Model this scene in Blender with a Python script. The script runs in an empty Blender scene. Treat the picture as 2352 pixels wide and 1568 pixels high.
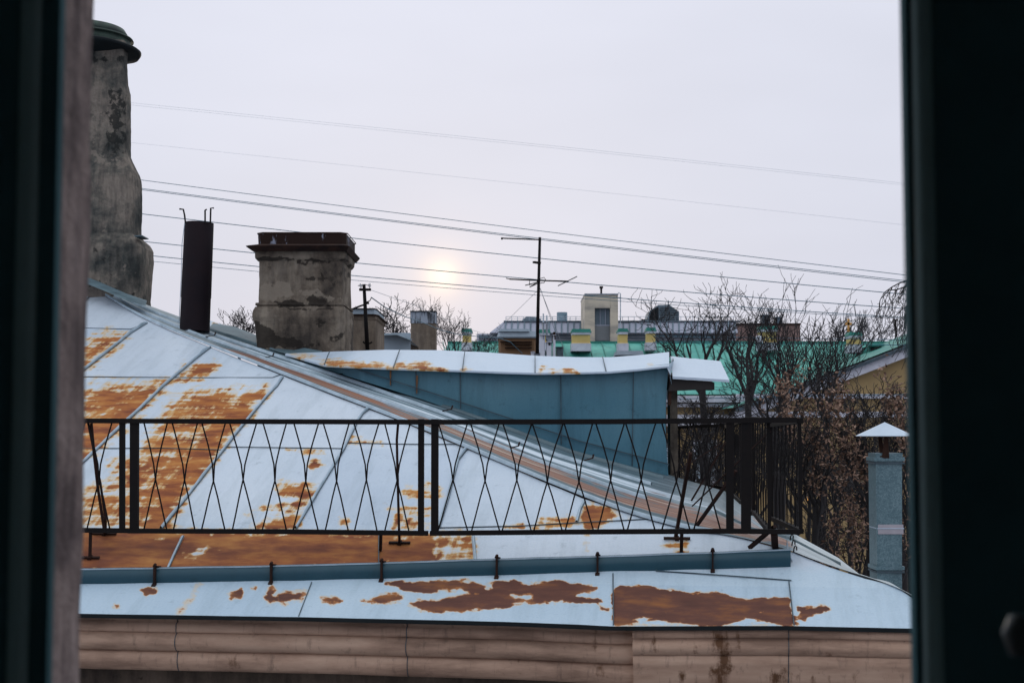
import bpy, math, random
import numpy as np
from mathutils import Vector, noise as mnoise
# ------------------------------------------------------------------ camera, world, sun
sc = bpy.context.scene
EYE = 12.0
FP = 3267.0                     # focal length measured on the 2352 px wide survey grid
TH = math.atan(206 / FP)
cam_d = bpy.data.cameras.new("camera"); cam = bpy.data.objects.new("camera", cam_d)
sc.collection.objects.link(cam); sc.camera = cam
cam.location = (0, 0, EYE); cam.rotation_euler = (math.pi / 2 + TH, 0, 0)
cam_d.lens = 50.0; cam_d.sensor_width = 36.0
cam_d.clip_start = 0.05; cam_d.clip_end = 2000
cam_d.dof.use_dof = True; cam_d.dof.focus_distance = 13.0; cam_d.dof.aperture_fstop = 8.0
sc.view_settings.view_transform = 'Standard'; sc.view_settings.look = 'None'
sc.view_settings.gamma = 1.0; sc.view_settings.exposure = 0.0
SUN_AZ = math.atan((1015 - 1176) / FP); SUN_EL = math.atan((990 - 632) / FP)
w = bpy.data.worlds.new("World"); sc.world = w; w.use_nodes = True
nt = w.node_tree; N = nt.nodes; L = nt.links; N.clear()
out = N.new('ShaderNodeOutputWorld'); bg = N.new('ShaderNodeBackground')
tc = N.new('ShaderNodeTexCoord'); sep = N.new('ShaderNodeSeparateXYZ'); L.new(tc.outputs['Generated'], sep.inputs[0])
ramp = N.new('ShaderNodeValToRGB'); L.new(sep.outputs['Z'], ramp.inputs[0])
cr = ramp.color_ramp
cr.elements[0].position = 0.0; cr.elements[0].color = (0.575, 0.63, 0.745, 1)
cr.elements[1].position = 1.0; cr.elements[1].color = (1.15, 1.2, 1.25, 1)
for p, c in ((0.07, (0.645, 0.67, 0.785)), (0.16, (0.685, 0.71, 0.82)), (0.30, (0.74, 0.765, 0.88)), (0.5, (0.95, 1.0, 1.08))):
    e = cr.elements.new(p); e.color = (*c, 1)
ns = N.new('ShaderNodeTexNoise'); ns.inputs['Scale'].default_value = 3.5; ns.inputs['Detail'].default_value = 3
mp = N.new('ShaderNodeMapping'); mp.inputs['Scale'].default_value = (1, 1, 3)
L.new(tc.outputs['Generated'], mp.inputs[0]); L.new(mp.outputs[0], ns.inputs['Vector'])
mr = N.new('ShaderNodeMapRange'); mr.inputs[3].default_value = 0.90; mr.inputs[4].default_value = 1.09
L.new(ns.outputs[0], mr.inputs[0])
vm = N.new('ShaderNodeVectorMath'); vm.operation = 'SCALE'; L.new(ramp.outputs[0], vm.inputs[0]); L.new(mr.outputs[0], vm.inputs['Scale'])
sky = N.new('ShaderNodeTexSky'); sky.sky_type = 'NISHITA'; sky.sun_disc = False
sky.sun_elevation = SUN_EL; sky.sun_rotation = SUN_AZ; sky.air_density = 1.0; sky.dust_density = 2.0
sk = N.new('ShaderNodeVectorMath'); sk.operation = 'SCALE'; sk.inputs['Scale'].default_value = 0.002; L.new(sky.outputs[0], sk.inputs[0])
addn = N.new('ShaderNodeVectorMath'); addn.operation = 'ADD'; L.new(vm.outputs[0], addn.inputs[0]); L.new(sk.outputs[0], addn.inputs[1])
sd = (math.sin(SUN_AZ) * math.cos(SUN_EL), math.cos(SUN_AZ) * math.cos(SUN_EL), math.sin(SUN_EL))
dt = N.new('ShaderNodeVectorMath'); dt.operation = 'DOT_PRODUCT'; dt.inputs[1].default_value = sd; L.new(tc.outputs['Generated'], dt.inputs[0])
last = addn
for pw, col in ((26000, (0.36, 0.27, 0.12)), (6500, (0.19, 0.11, 0.015)), (1600, (0.075, 0.03, -0.004))):
    p_ = N.new('ShaderNodeMath'); p_.operation = 'POWER'; p_.inputs[1].default_value = pw; L.new(dt.outputs['Value'], p_.inputs[0])
    s_ = N.new('ShaderNodeVectorMath'); s_.operation = 'SCALE'; s_.inputs[0].default_value = col; L.new(p_.outputs[0], s_.inputs['Scale'])
    a_ = N.new('ShaderNodeVectorMath'); a_.operation = 'ADD'; L.new(last.outputs[0], a_.inputs[0]); L.new(s_.outputs[0], a_.inputs[1]); last = a_
L.new(last.outputs[0], bg.inputs[0]); bg.inputs[1].default_value = 1.0; L.new(bg.outputs[0], out.inputs[0])
sun_d = bpy.data.lights.new("sun", 'SUN'); sun = bpy.data.objects.new("sun", sun_d); sc.collection.objects.link(sun)
sun_d.energy = 0.5; sun_d.angle = math.radians(12); sun_d.color = (1.0, 0.82, 0.62)
sun.rotation_euler = Vector(sd).to_track_quat('Z', 'Y').to_euler(); sun.location = (0, 30, 40)

# ------------------------------------------------------------------ survey helpers
def vdir(x, y):
    r = (x - 1176) / FP; u = (784 - y) / FP
    return Vector((r, math.cos(TH) - u * math.sin(TH), math.sin(TH) + u * math.cos(TH)))
def pt(x, y, Y):                      # surveyed sight line at distance Y
    v = vdir(x, y); v *= Y / v.y
    return Vector((v.x, v.y, v.z + EYE))
def onplane(x, y, P0, n):
    v = vdir(x, y); E = Vector((0, 0, EYE))
    k = (P0 - E).dot(n) / v.dot(n)
    return E + v * k
def project(co):                      # Nx3 array -> survey grid
    v = co - np.array([0, 0, EYE]); c, s = math.cos(TH), math.sin(TH)
    d = v[:, 1] * c + v[:, 2] * s; u = -v[:, 1] * s + v[:, 2] * c
    return 1176 + FP * v[:, 0] / d, 784 - FP * u / d
A = math.radians(7.9); S = math.radians(22.5)
EV = Vector((math.cos(A), -math.sin(A), 0)); UH = Vector((math.sin(A), math.cos(A), 0))
UP = UH * math.cos(S) + Vector((0, 0, math.sin(S)))
NF = Vector((-math.sin(A) * math.sin(S), -math.cos(A) * math.sin(S), math.cos(S)))
PF = pt(1176, 1425, 9.3)
def F(x, y, lift=0.0): return onplane(x, y, PF, NF) + NF * lift
# ------------------------------------------------------------------ object helpers
ORG = {}
def tag(o, label=None, cat=None, group=None, kind=None):
    if label: o['label'] = label
    if cat: o['category'] = cat
    if group: o['group'] = group
    if kind: o['kind'] = kind
    return o
def empty(name, loc, label, cat, group=None):
    o = bpy.data.objects.new(name, None); sc.collection.objects.link(o); o.location = loc
    o.empty_display_size = 0.2; ORG[o] = Vector(loc)
    return tag(o, label, cat, group)
class MB:
    def __init__(s): s.v = []; s.f = []; s.uv = None
    def add(s, vs, fs):
        b = len(s.v); s.v += [tuple(p) for p in vs]; s.f += [tuple(i + b for i in q) for q in fs]; return s
    def hexa(s, p):                   # 8 corners: bottom 4 ccw then top 4
        return s.add(p, [(3, 2, 1, 0), (4, 5, 6, 7), (0, 1, 5, 4), (1, 2, 6, 5), (2, 3, 7, 6), (3, 0, 4, 7)])
    def box(s, x0, x1, y0, y1, z0, z1):
        return s.hexa([(x0, y0, z0), (x1, y0, z0), (x1, y1, z0), (x0, y1, z0), (x0, y0, z1), (x1, y0, z1), (x1, y1, z1), (x0, y1, z1)])
    def bpx(s, x0, y0, x1, y1, Y, t):  # box whose front face spans a surveyed rectangle at distance Y
        a = pt(x0, y1, Y); b = pt(x1, y0, Y)
        return s.box(a.x, b.x, Y, Y + t, a.z, b.z)
    def beam(s, a, b, w, h, upv=Vector((0, 0, 1))):
        a = Vector(a); b = Vector(b); d = (b - a).normalized(); r = d.cross(upv)
        if r.length < 1e-4: r = Vector((1, 0, 0))
        r.normalize(); u = r.cross(d).normalized(); r *= w / 2; u *= h / 2
        return s.hexa([a - r - u, a + r - u, b + r - u, b - r - u, a - r + u, a + r + u, b + r + u, b - r + u])
    def tube(s, pts, r, n=6, cap=True):
        pts = [Vector(p) for p in pts]; m = len(pts)
        rs = r if isinstance(r, (list, tuple)) else [r] * m
        vs = []; prev = None
        for i, p in enumerate(pts):
            d = (pts[min(i + 1, m - 1)] - pts[max(i - 1, 0)])
            if d.length < 1e-9: d = Vector((0, 0, 1))
            d.normalize()
            if prev is None:
                q = Vector((0, 0, 1)) if abs(d.z) < 0.9 else Vector((1, 0, 0))
                x = d.cross(q).normalized()
            else:
                x = (prev - d * prev.dot(d))
                x = x.normalized() if x.length > 1e-6 else d.orthogonal().normalized()
            prev = x; y = d.cross(x)
            for k in range(n):
                a = 2 * math.pi * k / n; vs.append(p + (x * math.cos(a) + y * math.sin(a)) * rs[i])
        fs = []
        for i in range(m - 1):
            for k in range(n):
                fs.append((i * n + k, i * n + (k + 1) % n, (i + 1) * n + (k + 1) % n, (i + 1) * n + k))
        if cap and n > 2:
            fs.append(tuple(range(n - 1, -1, -1))); fs.append(tuple((m - 1) * n + k for k in range(n)))
        return s.add(vs, fs)
    def loft(s, secs, n=48, rough=0.0, sub=1, pw=0.12, seed=0.0, capt=True):
        # secs: (z, cx, cy, hx, hy); rounded rectangles stacked
        rows = []
        for i in range(len(secs) - 1):
            for k in range(sub): rows.append([secs[i][j] + (secs[i + 1][j] - secs[i][j]) * k / sub for j in range(5)])
        rows.append(list(secs[-1])); vs = []
        for z, cx, cy, hx, hy in rows:
            for k in range(n):
                a = 2 * math.pi * (k + 0.5) / n; c, q = math.cos(a), math.sin(a)
                if pw >= 1: ux, uy = c, q
                else:
                    m_ = max(abs(c), abs(q)); l = (abs(c) ** (2 / pw) + abs(q) ** (2 / pw)) ** (pw / 2)
                    ux, uy = c / l, q / l
                p = Vector((cx + ux * hx, cy + uy * hy, z))
                if rough:
                    nn = 0.5 * mnoise.noise(p * 2.0 + Vector((seed, 0, 0))) + 0.5 * mnoise.noise(p * 6.1 + Vector((seed, 3, 0))) + 0.4 * mnoise.noise(p * 15 + Vector((seed, 9, 0)))
                    p += Vector((ux, uy, 0)) * nn * rough
                vs.append(p)
        fs = []
        for i in range(len(rows) - 1):
            for k in range(n): fs.append((i * n + k, i * n + (k + 1) % n, (i + 1) * n + (k + 1) % n, (i + 1) * n + k))
        if capt: fs.append(tuple((len(rows) - 1) * n + k for k in range(n)))
        return s.add(vs, fs)
    def grid(s, rows, uv=None):        # rows of points
        m = len(rows); n = len(rows[0]); b = len(s.v)
        s.v += [tuple(p) for r in rows for p in r]
        s.f += [(b + i * n + j, b + i * n + j + 1, b + (i + 1) * n + j + 1, b + (i + 1) * n + j) for i in range(m - 1) for j in range(n - 1)]
        if uv is not None: s.uv = (s.uv or []) + [q for r in uv for q in r]
        return s
    def build(s, name, mat, parent=None, smooth=False, attrs=None, label=None, uvfn=None):
        me = bpy.data.meshes.new(name); o = bpy.data.objects.new(name, me); sc.collection.objects.link(o)
        og = ORG.get(parent, Vector((0, 0, 0))); ORG[o] = og
        co = np.array(s.v, dtype=float)
        me.from_pydata([(a - og.x, b - og.y, c - og.z) for a, b, c in s.v], [], s.f)
        me.materials.append(mat)
        if smooth: me.polygons.foreach_set('use_smooth', [True] * len(me.polygons))
        if uvfn: s.uv = uvfn(co)
        if s.uv is not None:
            l = me.uv_layers.new(name='UVMap'); idx = np.zeros(len(me.loops), dtype=np.int32); me.loops.foreach_get('vertex_index', idx)
            l.data.foreach_set('uv', np.array(s.uv, dtype=float)[idx].ravel())
        if attrs:
            x, y = project(co)
            for an, fn in attrs.items():
                at = me.attributes.new(an, 'FLOAT', 'POINT'); at.data.foreach_set('value', fn(x, y).astype(np.float32))
        me.update()
        if parent: o.parent = parent
        if label: o['label'] = label
        return o
def sdist(x, y, poly):
    P = np.array(poly, dtype=float); n = len(P); best = np.full(x.shape, 1e9); inside = np.zeros(x.shape, bool)
    for i in range(n):
        ax, ay = P[i]; bx, by = P[(i + 1) % n]; dx, dy = bx - ax, by - ay; l = dx * dx + dy * dy + 1e-9
        t = np.clip(((x - ax) * dx + (y - ay) * dy) / l, 0, 1)
        best = np.minimum(best, np.hypot(x - ax - t * dx, y - ay - t * dy))
        c = ((ay > y) != (by > y)); xi = ax + (y - ay) * dx / (dy if abs(dy) > 1e-9 else 1e-9)
        inside ^= (c & (x < xi))
    return np.where(inside, best, -best)
SOFT = 1.7
def patches(lst, base=0.0):           # lst: (polygon, strength, softness)
    def fn(x, y):
        r = np.full(x.shape, base)
        if not lst: return r
        wob = np.array([6.5 * mnoise.noise(Vector((a * .030, b * .075, 1))) + 4.0 * mnoise.noise(Vector((a * .075, b * .16, 2))) + 2.6 * mnoise.noise(Vector((a * .17, b * .3, 3))) for a, b in zip(x, y)])
        for poly, st, so in lst:
            so = so * SOFT; m = np.clip(0.5 + (sdist(x, y, poly) + wob * min(1.2, so / 5 * .75)) / (2 * so), 0, 1) * st
            r = np.maximum(r, m) if st > 0 else np.minimum(r, r * (1 + m))
        return r
    return fn
# ------------------------------------------------------------------ materials
def mk(name):
    m = bpy.data.materials.new(name); m.use_nodes = True; t = m.node_tree
    return m, t.nodes, t.links, t.nodes['Principled BSDF']
def nnoise(N, L, vec, scale, detail=4, rough=0.6, stretch=None, dist=0.0):
    n = N.new('ShaderNodeTexNoise'); n.inputs['Scale'].default_value = scale; n.inputs['Detail'].default_value = detail
    n.inputs['Roughness'].default_value = rough; n.inputs['Distortion'].default_value = dist
    if stretch:
        m = N.new('ShaderNodeMapping'); m.inputs['Scale'].default_value = stretch[:3]
        if len(stretch) > 3: m.inputs['Rotation'].default_value = (0, 0, stretch[3])
        L.new(vec, m.inputs[0]); vec = m.outputs[0]
    L.new(vec, n.inputs['Vector']); return n.outputs[0]
def ncr(N, L, fac, stops, interp='LINEAR'):
    r = N.new('ShaderNodeValToRGB'); c = r.color_ramp; c.interpolation = interp
    c.elements[0].position = stops[0][0]; c.elements[0].color = (*stops[0][1], 1)
    c.elements[1].position = stops[-1][0]; c.elements[1].color = (*stops[-1][1], 1)
    for p, q in stops[1:-1]: e = c.elements.new(p); e.color = (*q, 1)
    L.new(fac, r.inputs[0]); return r.outputs[0]
def math_(N, L, op, a, b=None, c=None):
    n = N.new('ShaderNodeMath'); n.operation = op
    for i, q in enumerate((a, b, c)):
        if q is None: continue
        if isinstance(q, (int, float)): n.inputs[i].default_value = q
        else: L.new(q, n.inputs[i])
    return n.outputs[0]
def mixc(N, L, fac, a, b):
    n = N.new('ShaderNodeMix'); n.data_type = 'RGBA'
    for i, q in ((0, fac), (6, a), (7, b)):
        if isinstance(q, (int, float)): n.inputs[i].default_value = q
        elif isinstance(q, tuple): n.inputs[i].default_value = (*q, 1)
        else: L.new(q, n.inputs[i])
    return n.outputs[2]
def bump(N, L, b, h, strength=0.3, dist=0.01):
    n = N.new('ShaderNodeBump'); n.inputs['Strength'].default_value = strength; n.inputs['Distance'].default_value = dist
    L.new(h, n.inputs['Height']); L.new(n.outputs[0], b.inputs['Normal'])
def simple(name, c1, c2=None, scale=4.0, rough=0.6, metal=0.0, lo=0.35, hi=0.65, bmp=0.15, bd=0.01, stretch=None, detail=5, spec=0.5):
    m, N, L, b = mk(name); tc = N.new('ShaderNodeTexCoord'); c2 = c2 or tuple(q * 0.75 for q in c1)
    f = nnoise(N, L, tc.outputs['Object'], scale, detail, 0.65, stretch)
    L.new(ncr(N, L, f, [(lo, c2), (hi, c1)]), b.inputs['Base Color'])
    b.inputs['Roughness'].default_value = rough; b.inputs['Metallic'].default_value = metal
    b.inputs['Specular IOR Level'].default_value = spec
    if bmp: bump(N, L, b, f, bmp, bd)
    return m
def rustpaint(name, white, white2, uv=True, amp=0.9, dirt=0.35, rough=0.42, wave=0.004):
    m, N, L, b = mk(name); tc = N.new('ShaderNodeTexCoord'); vec = tc.outputs['UV' if uv else 'Object']
    at = N.new('ShaderNodeAttribute'); at.attribute_name = 'rust'; dk = N.new('ShaderNodeAttribute'); dk.attribute_name = 'dark'
    n1 = nnoise(N, L, vec, 2.2, 6, 0.55, (1.0, 4.2, 4.2)); n2 = nnoise(N, L, vec, 2.6, 6, 0.58, (5.0, 0.7, 0.7)); n3 = nnoise(N, L, vec, 14, 5, 0.6)
    s = math_(N, L, 'ADD', math_(N, L, 'MULTIPLY', n1, 0.44), math_(N, L, 'MULTIPLY', n2, 0.38)); s = math_(N, L, 'ADD', s, math_(N, L, 'MULTIPLY', n3, 0.18))
    s = math_(N, L, 'MULTIPLY', math_(N, L, 'SUBTRACT', s, 0.50), amp * 5.2)
    s = math_(N, L, 'MULTIPLY', s, math_(N, L, 'SUBTRACT', 1.0, math_(N, L, 'MULTIPLY', dk.outputs['Fac'], 0.45)))
    raw = math_(N, L, 'ADD', at.outputs['Fac'], s)
    gate = math_(N, L, 'MULTIPLY', at.outputs['Fac'], 4.0); gate = math_(N, L, 'MINIMUM', gate, 1.0)
    mk_ = math_(N, L, 'MULTIPLY', raw, gate)
    l1 = nnoise(N, L, vec, 0.9, 3, 0.5); l2 = nnoise(N, L, vec, 7, 8, 0.75); l3 = nnoise(N, L, vec, 60, 2, 0.6)
    base = mixc(N, L, l1, white2, white)
    tn = N.new('ShaderNodeAttribute'); tn.attribute_name = 'tone'; tm = ncr(N, L, tn.outputs['Fac'], [(0, (1, 1, 1)), (.5, (.90, .93, .95)), (1, (.80, .85, .90))])
    mt = N.new('ShaderNodeMix'); mt.data_type = 'RGBA'; mt.blend_type = 'MULTIPLY'; mt.inputs[0].default_value = 1; L.new(base, mt.inputs[6]); L.new(tm, mt.inputs[7]); base = mt.outputs[2]
    gr = nnoise(N, L, vec, 1.1, 7, 0.7, (5.5, 0.7, 0.7)); gm = ncr(N, L, gr, [(.38, (.80, .82, .82)), (.52, (1, 1, 1))])
    mt = N.new('ShaderNodeMix'); mt.data_type = 'RGBA'; mt.blend_type = 'MULTIPLY'; mt.inputs[0].default_value = dirt; L.new(base, mt.inputs[6]); L.new(gm, mt.inputs[7]); base = mt.outputs[2]
    spots = ncr(N, L, l2, [(0.30, (0.45, 0.5, 0.52)), (0.42, (1, 1, 1))]); 
    mul = N.new('ShaderNodeMix'); mul.data_type = 'RGBA'; mul.blend_type = 'MULTIPLY'; mul.inputs[0].default_value = dirt
    L.new(base, mul.inputs[6]); L.new(spots, mul.inputs[7]); base = mul.outputs[2]
    sp = ncr(N, L, l3, [(0.25, (0.90, 0.93, 0.95)), (0.6, (1.03, 1.02, 1.0))])
    mu2 = N.new('ShaderNodeMix'); mu2.data_type = 'RGBA'; mu2.blend_type = 'MULTIPLY'; mu2.inputs[0].default_value = 1; L.new(base, mu2.inputs[6]); L.new(sp, mu2.inputs[7]); base = mu2.outputs[2]
    nz = nnoise(N, L, vec, 2.4, 6, 0.62, (1, 2.4, 1))
    ora = ncr(N, L, nz, [(0.30, (0.12, 0.032, 0.014)), (0.42, (0.21, 0.058, 0.018)), (0.53, (0.33, 0.112, 0.026)), (0.64, (0.42, 0.18, 0.045)), (0.76, (0.50, 0.27, 0.10))])
    mar = ncr(N, L, nz, [(0.3, (0.07, 0.028, 0.022)), (0.5, (0.11, 0.043, 0.030)), (0.68, (0.23, 0.088, 0.03))])
    rc = mixc(N, L, dk.outputs['Fac'], ora, mar)
    edge = mixc(N, L, dk.outputs['Fac'], (0.50, 0.31, 0.13), (0.34, 0.14, 0.05))
    pale = (0.52, 0.475, 0.40)
    f1 = math_(N, L, 'SMOOTH_MIN', 1.0, 1.0, 0.0)
    def step(a, bb):
        r = N.new('ShaderNodeMapRange'); r.interpolation_type = 'SMOOTHSTEP'; r.inputs[1].default_value = a; r.inputs[2].default_value = bb; L.new(mk_, r.inputs[0]); return r.outputs[0]
    cy = N.new('ShaderNodeMix'); cy.data_type = 'RGBA'; cy.blend_type = 'MULTIPLY'; L.new(dk.outputs['Fac'], cy.inputs[0]); L.new(base, cy.inputs[6]); cy.inputs[7].default_value = (.88, .965, .985, 1); base = cy.outputs[2]
    base = mixc(N, L, math_(N, L, 'MULTIPLY', step(0.06, 0.32), 0.38), base, (0.50, 0.42, 0.32)); c = mixc(N, L, step(0.20, 0.42), base, pale); c = mixc(N, L, step(0.38, 0.54), c, edge); c = mixc(N, L, step(0.50, 0.74), c, rc)
    L.new(c, b.inputs['Base Color'])
    rr = N.new('ShaderNodeMapRange'); rr.inputs[1].default_value = .4; rr.inputs[2].default_value = .55; rr.inputs[3].default_value = rough; rr.inputs[4].default_value = 0.9; L.new(mk_, rr.inputs[0]); L.new(rr.outputs[0], b.inputs['Roughness'])
    b.inputs['Specular IOR Level'].default_value = 0.35
    wv = nnoise(N, L, vec, 1.6, 3, 0.5); hb = math_(N, L, 'ADD', math_(N, L, 'MULTIPLY', wv, 1.0), math_(N, L, 'MULTIPLY', l2, 0.08))
    bump(N, L, b, hb, 0.6, wave * 9)
    return m
M = {}
M['zinc'] = rustpaint('painted_zinc_roof', (0.585, 0.645, 0.735), (0.43, 0.51, 0.615), dirt=0.6, wave=0.007)
M['zincB'] = rustpaint('pale_zinc_cap', (0.50, 0.585, 0.70), (0.44, 0.53, 0.65), uv=False, amp=0.7, dirt=0.15)
M['teal'] = rustpaint('teal_sheet_wall', (0.13, 0.265, 0.325), (0.010, 0.105, 0.18), uv=False, amp=0.5, dirt=0.85, rough=0.38)
M['gut'] = rustpaint('gutter_sheet', (0.016, 0.066, 0.098), (0.010, 0.048, 0.075), uv=False, amp=0.4, dirt=0.35, rough=0.4)
M['seam'] = simple('seam_metal', (0.40, 0.50, 0.60), (0.22, 0.30, 0.36), 8, 0.5, 0, 0.3, 0.7)
M['seamdark'] = simple('seam_joint_and_shadow', (0.05, 0.085, 0.11), (0.02, 0.035, 0.05), 9, 0.6)
M['iron'] = simple('black_iron', (0.0065, 0.007, 0.0085), (0.010, 0.0085, 0.009), 14, 0.8, 0.0, 0.5, 0.75, 0.3, spec=0.12)
M['darkiron'] = simple('weathered_iron', (0.011, 0.009, 0.010), (0.028, 0.013, 0.010), 8, 0.8, 0.0, 0.45, 0.7, spec=0.12)
M['flue'] = simple('dark_flue_metal', (0.009, 0.007, 0.011), (0.015, 0.009, 0.012), 3, 0.7, 0.0, 0.3, 0.7, spec=0.15)
M['wire'] = simple('wire', (0.05, 0.15, 0.22), None, 2, 0.6, bmp=0)
M['wireP'] = simple('pale_wire', (0.42, 0.50, 0.58), None, 2, 0.6, bmp=0)
M['galv'] = None
def plaster(name, base, lightc, darkc, sc_=1.4, bs=0.5):
    m, N, L, b = mk(name); tc = N.new('ShaderNodeTexCoord'); vec = tc.outputs['Object']
    at = N.new('ShaderNodeAttribute'); at.attribute_name = 'dark'; lt = N.new('ShaderNodeAttribute'); lt.attribute_name = 'light'
    n1 = nnoise(N, L, vec, sc_, 8, 0.68); n2 = nnoise(N, L, vec, sc_ * 5, 6, 0.7); n3 = nnoise(N, L, vec, sc_ * 3.2, 4, 0.6, (3, 3, 0.5)); n4 = nnoise(N, L, vec, 40, 4, 0.7)
    c = ncr(N, L, n1, [(0.40, darkc), (0.5, base), (0.60, lightc)])
    st = ncr(N, L, n3, [(0.35, (0.6, 0.6, 0.62)), (0.6, (1.08, 1.08, 1.06))])
    mu = N.new('ShaderNodeMix'); mu.data_type = 'RGBA'; mu.blend_type = 'MULTIPLY'; mu.inputs[0].default_value = 0.8; L.new(c, mu.inputs[6]); L.new(st, mu.inputs[7]); c = mu.outputs[2]
    pits = ncr(N, L, n2, [(0.29, (0.35, 0.33, 0.33)), (0.36, (1, 1, 1))])
    mu = N.new('ShaderNodeMix'); mu.data_type = 'RGBA'; mu.blend_type = 'MULTIPLY'; mu.inputs[0].default_value = 0.9; L.new(c, mu.inputs[6]); L.new(pits, mu.inputs[7]); c = mu.outputs[2]
    def msk(a, amt):
        q = math_(N, L, 'ADD', a, math_(N, L, 'MULTIPLY', math_(N, L, 'SUBTRACT', n2, 0.5), amt)); r = N.new('ShaderNodeMapRange'); r.inputs[1].default_value = .45; r.inputs[2].default_value = .56; L.new(q, r.inputs[0]); return math_(N, L, 'MULTIPLY', r.outputs[0], math_(N, L, 'MINIMUM', math_(N, L, 'MULTIPLY', a, 4), 1.0))
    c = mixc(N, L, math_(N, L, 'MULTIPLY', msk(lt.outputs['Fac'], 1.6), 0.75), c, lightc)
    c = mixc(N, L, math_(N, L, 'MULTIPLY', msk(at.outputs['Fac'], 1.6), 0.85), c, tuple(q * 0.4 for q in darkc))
    L.new(c, b.inputs['Base Color']); b.inputs['Roughness'].default_value = 0.95; b.inputs['Specular IOR Level'].default_value = 0.15
    h = math_(N, L, 'ADD', math_(N, L, 'MULTIPLY', n2, 1.0), math_(N, L, 'MULTIPLY', n4, 0.3)); bump(N, L, b, h, bs, 0.03)
    return m
M['plaster'] = plaster('old_plaster', (0.130, 0.106, 0.086), (0.225, 0.192, 0.158), (0.052, 0.044, 0.039))
M['plasterT'] = plaster('grey_plaster', (0.115, 0.108, 0.098), (0.22, 0.19, 0.165), (0.045, 0.05, 0.05), 1.9, 0.9)
M['plasterS'] = plaster('small_stack_plaster', (0.20, 0.165, 0.135), (0.27, 0.225, 0.19), (0.13, 0.105, 0.085), 1.0, 0.25)
M['reveal'] = plaster('reveal_plaster', (0.34, 0.265, 0.255), (0.46, 0.37, 0.355), (0.18, 0.14, 0.14), 5.0)
M['hood'] = simple('rusty_hood', (0.036, 0.018, 0.013), (0.014, 0.009, 0.009), 5, 0.85, 0, 0.4, 0.6, spec=0.15)
M['hoodp'] = simple('peeling_hood', (0.022, 0.012, 0.010), (0.22, 0.24, 0.31), 3.1, 0.85, 0, 0.39, 0.43, stretch=(2.6, 2.6, 0.8), spec=.15)
M['hoodb'] = simple('blue_grey_hood', (0.30, 0.37, 0.44), (0.24, 0.31, 0.38), 3, 0.6)
M['hoods'] = simple('streaked_hood', (0.27, 0.31, 0.38), (0.03, 0.035, 0.045), 2.2, 0.7, 0, 0.44, 0.5, stretch=(7, 7, 0.6))
M['black'] = simple('dull_black', (0.007, 0.010, 0.012), (0.012, 0.016, 0.019), 4, 0.8, spec=.15)
M['greencap'] = simple('mossy_cap', (0.03, 0.06, 0.045), (0.012, 0.022, 0.02), 5, 0.7, 0, 0.4, 0.62)
def cornmat():
    m, N, L, b = mk('cornice_metal'); tc = N.new('ShaderNodeTexCoord'); v = tc.outputs['Object']; at = N.new('ShaderNodeAttribute'); at.attribute_name = 'rust'
    n1 = nnoise(N, L, v, 1.3, 6, .65, (1, 1, 5)); n2 = nnoise(N, L, v, 9, 7, .7); n3 = nnoise(N, L, v, 5, 6, .7, (4, 4, .6))
    c = ncr(N, L, n1, [(.34, (0.27, 0.175, 0.13)), (.5, (0.47, 0.315, 0.235)), (.66, (0.57, 0.40, 0.305))])
    c = mixc(N, L, ncr(N, L, n3, [(.56, (0, 0, 0)), (.70, (.5, .5, .5))]), c, (0.12, 0.085, 0.07))
    q = math_(N, L, 'ADD', at.outputs['Fac'], math_(N, L, 'MULTIPLY', math_(N, L, 'SUBTRACT', math_(N, L, 'ADD', n2, n3), 1.0), 1.6)); r = N.new('ShaderNodeMapRange'); r.inputs[1].default_value = .3; r.inputs[2].default_value = .75; L.new(q, r.inputs[0])
    f = math_(N, L, 'MULTIPLY', r.outputs[0], math_(N, L, 'MINIMUM', math_(N, L, 'MULTIPLY', at.outputs['Fac'], 3), 0.95))
    L.new(mixc(N, L, f, c, mixc(N, L, n2, (0.06, 0.028, 0.016), (0.16, 0.075, 0.035))), b.inputs['Base Color']); b.inputs['Roughness'].default_value = .7; b.inputs['Specular IOR Level'].default_value = .2
    bump(N, L, b, n1, .25, .01); return m
M['cornice'] = cornmat()
M['wall'] = plaster('facade_plaster', (0.10, 0.08, 0.065), (0.14, 0.11, 0.09), (0.06, 0.05, 0.045))
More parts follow.
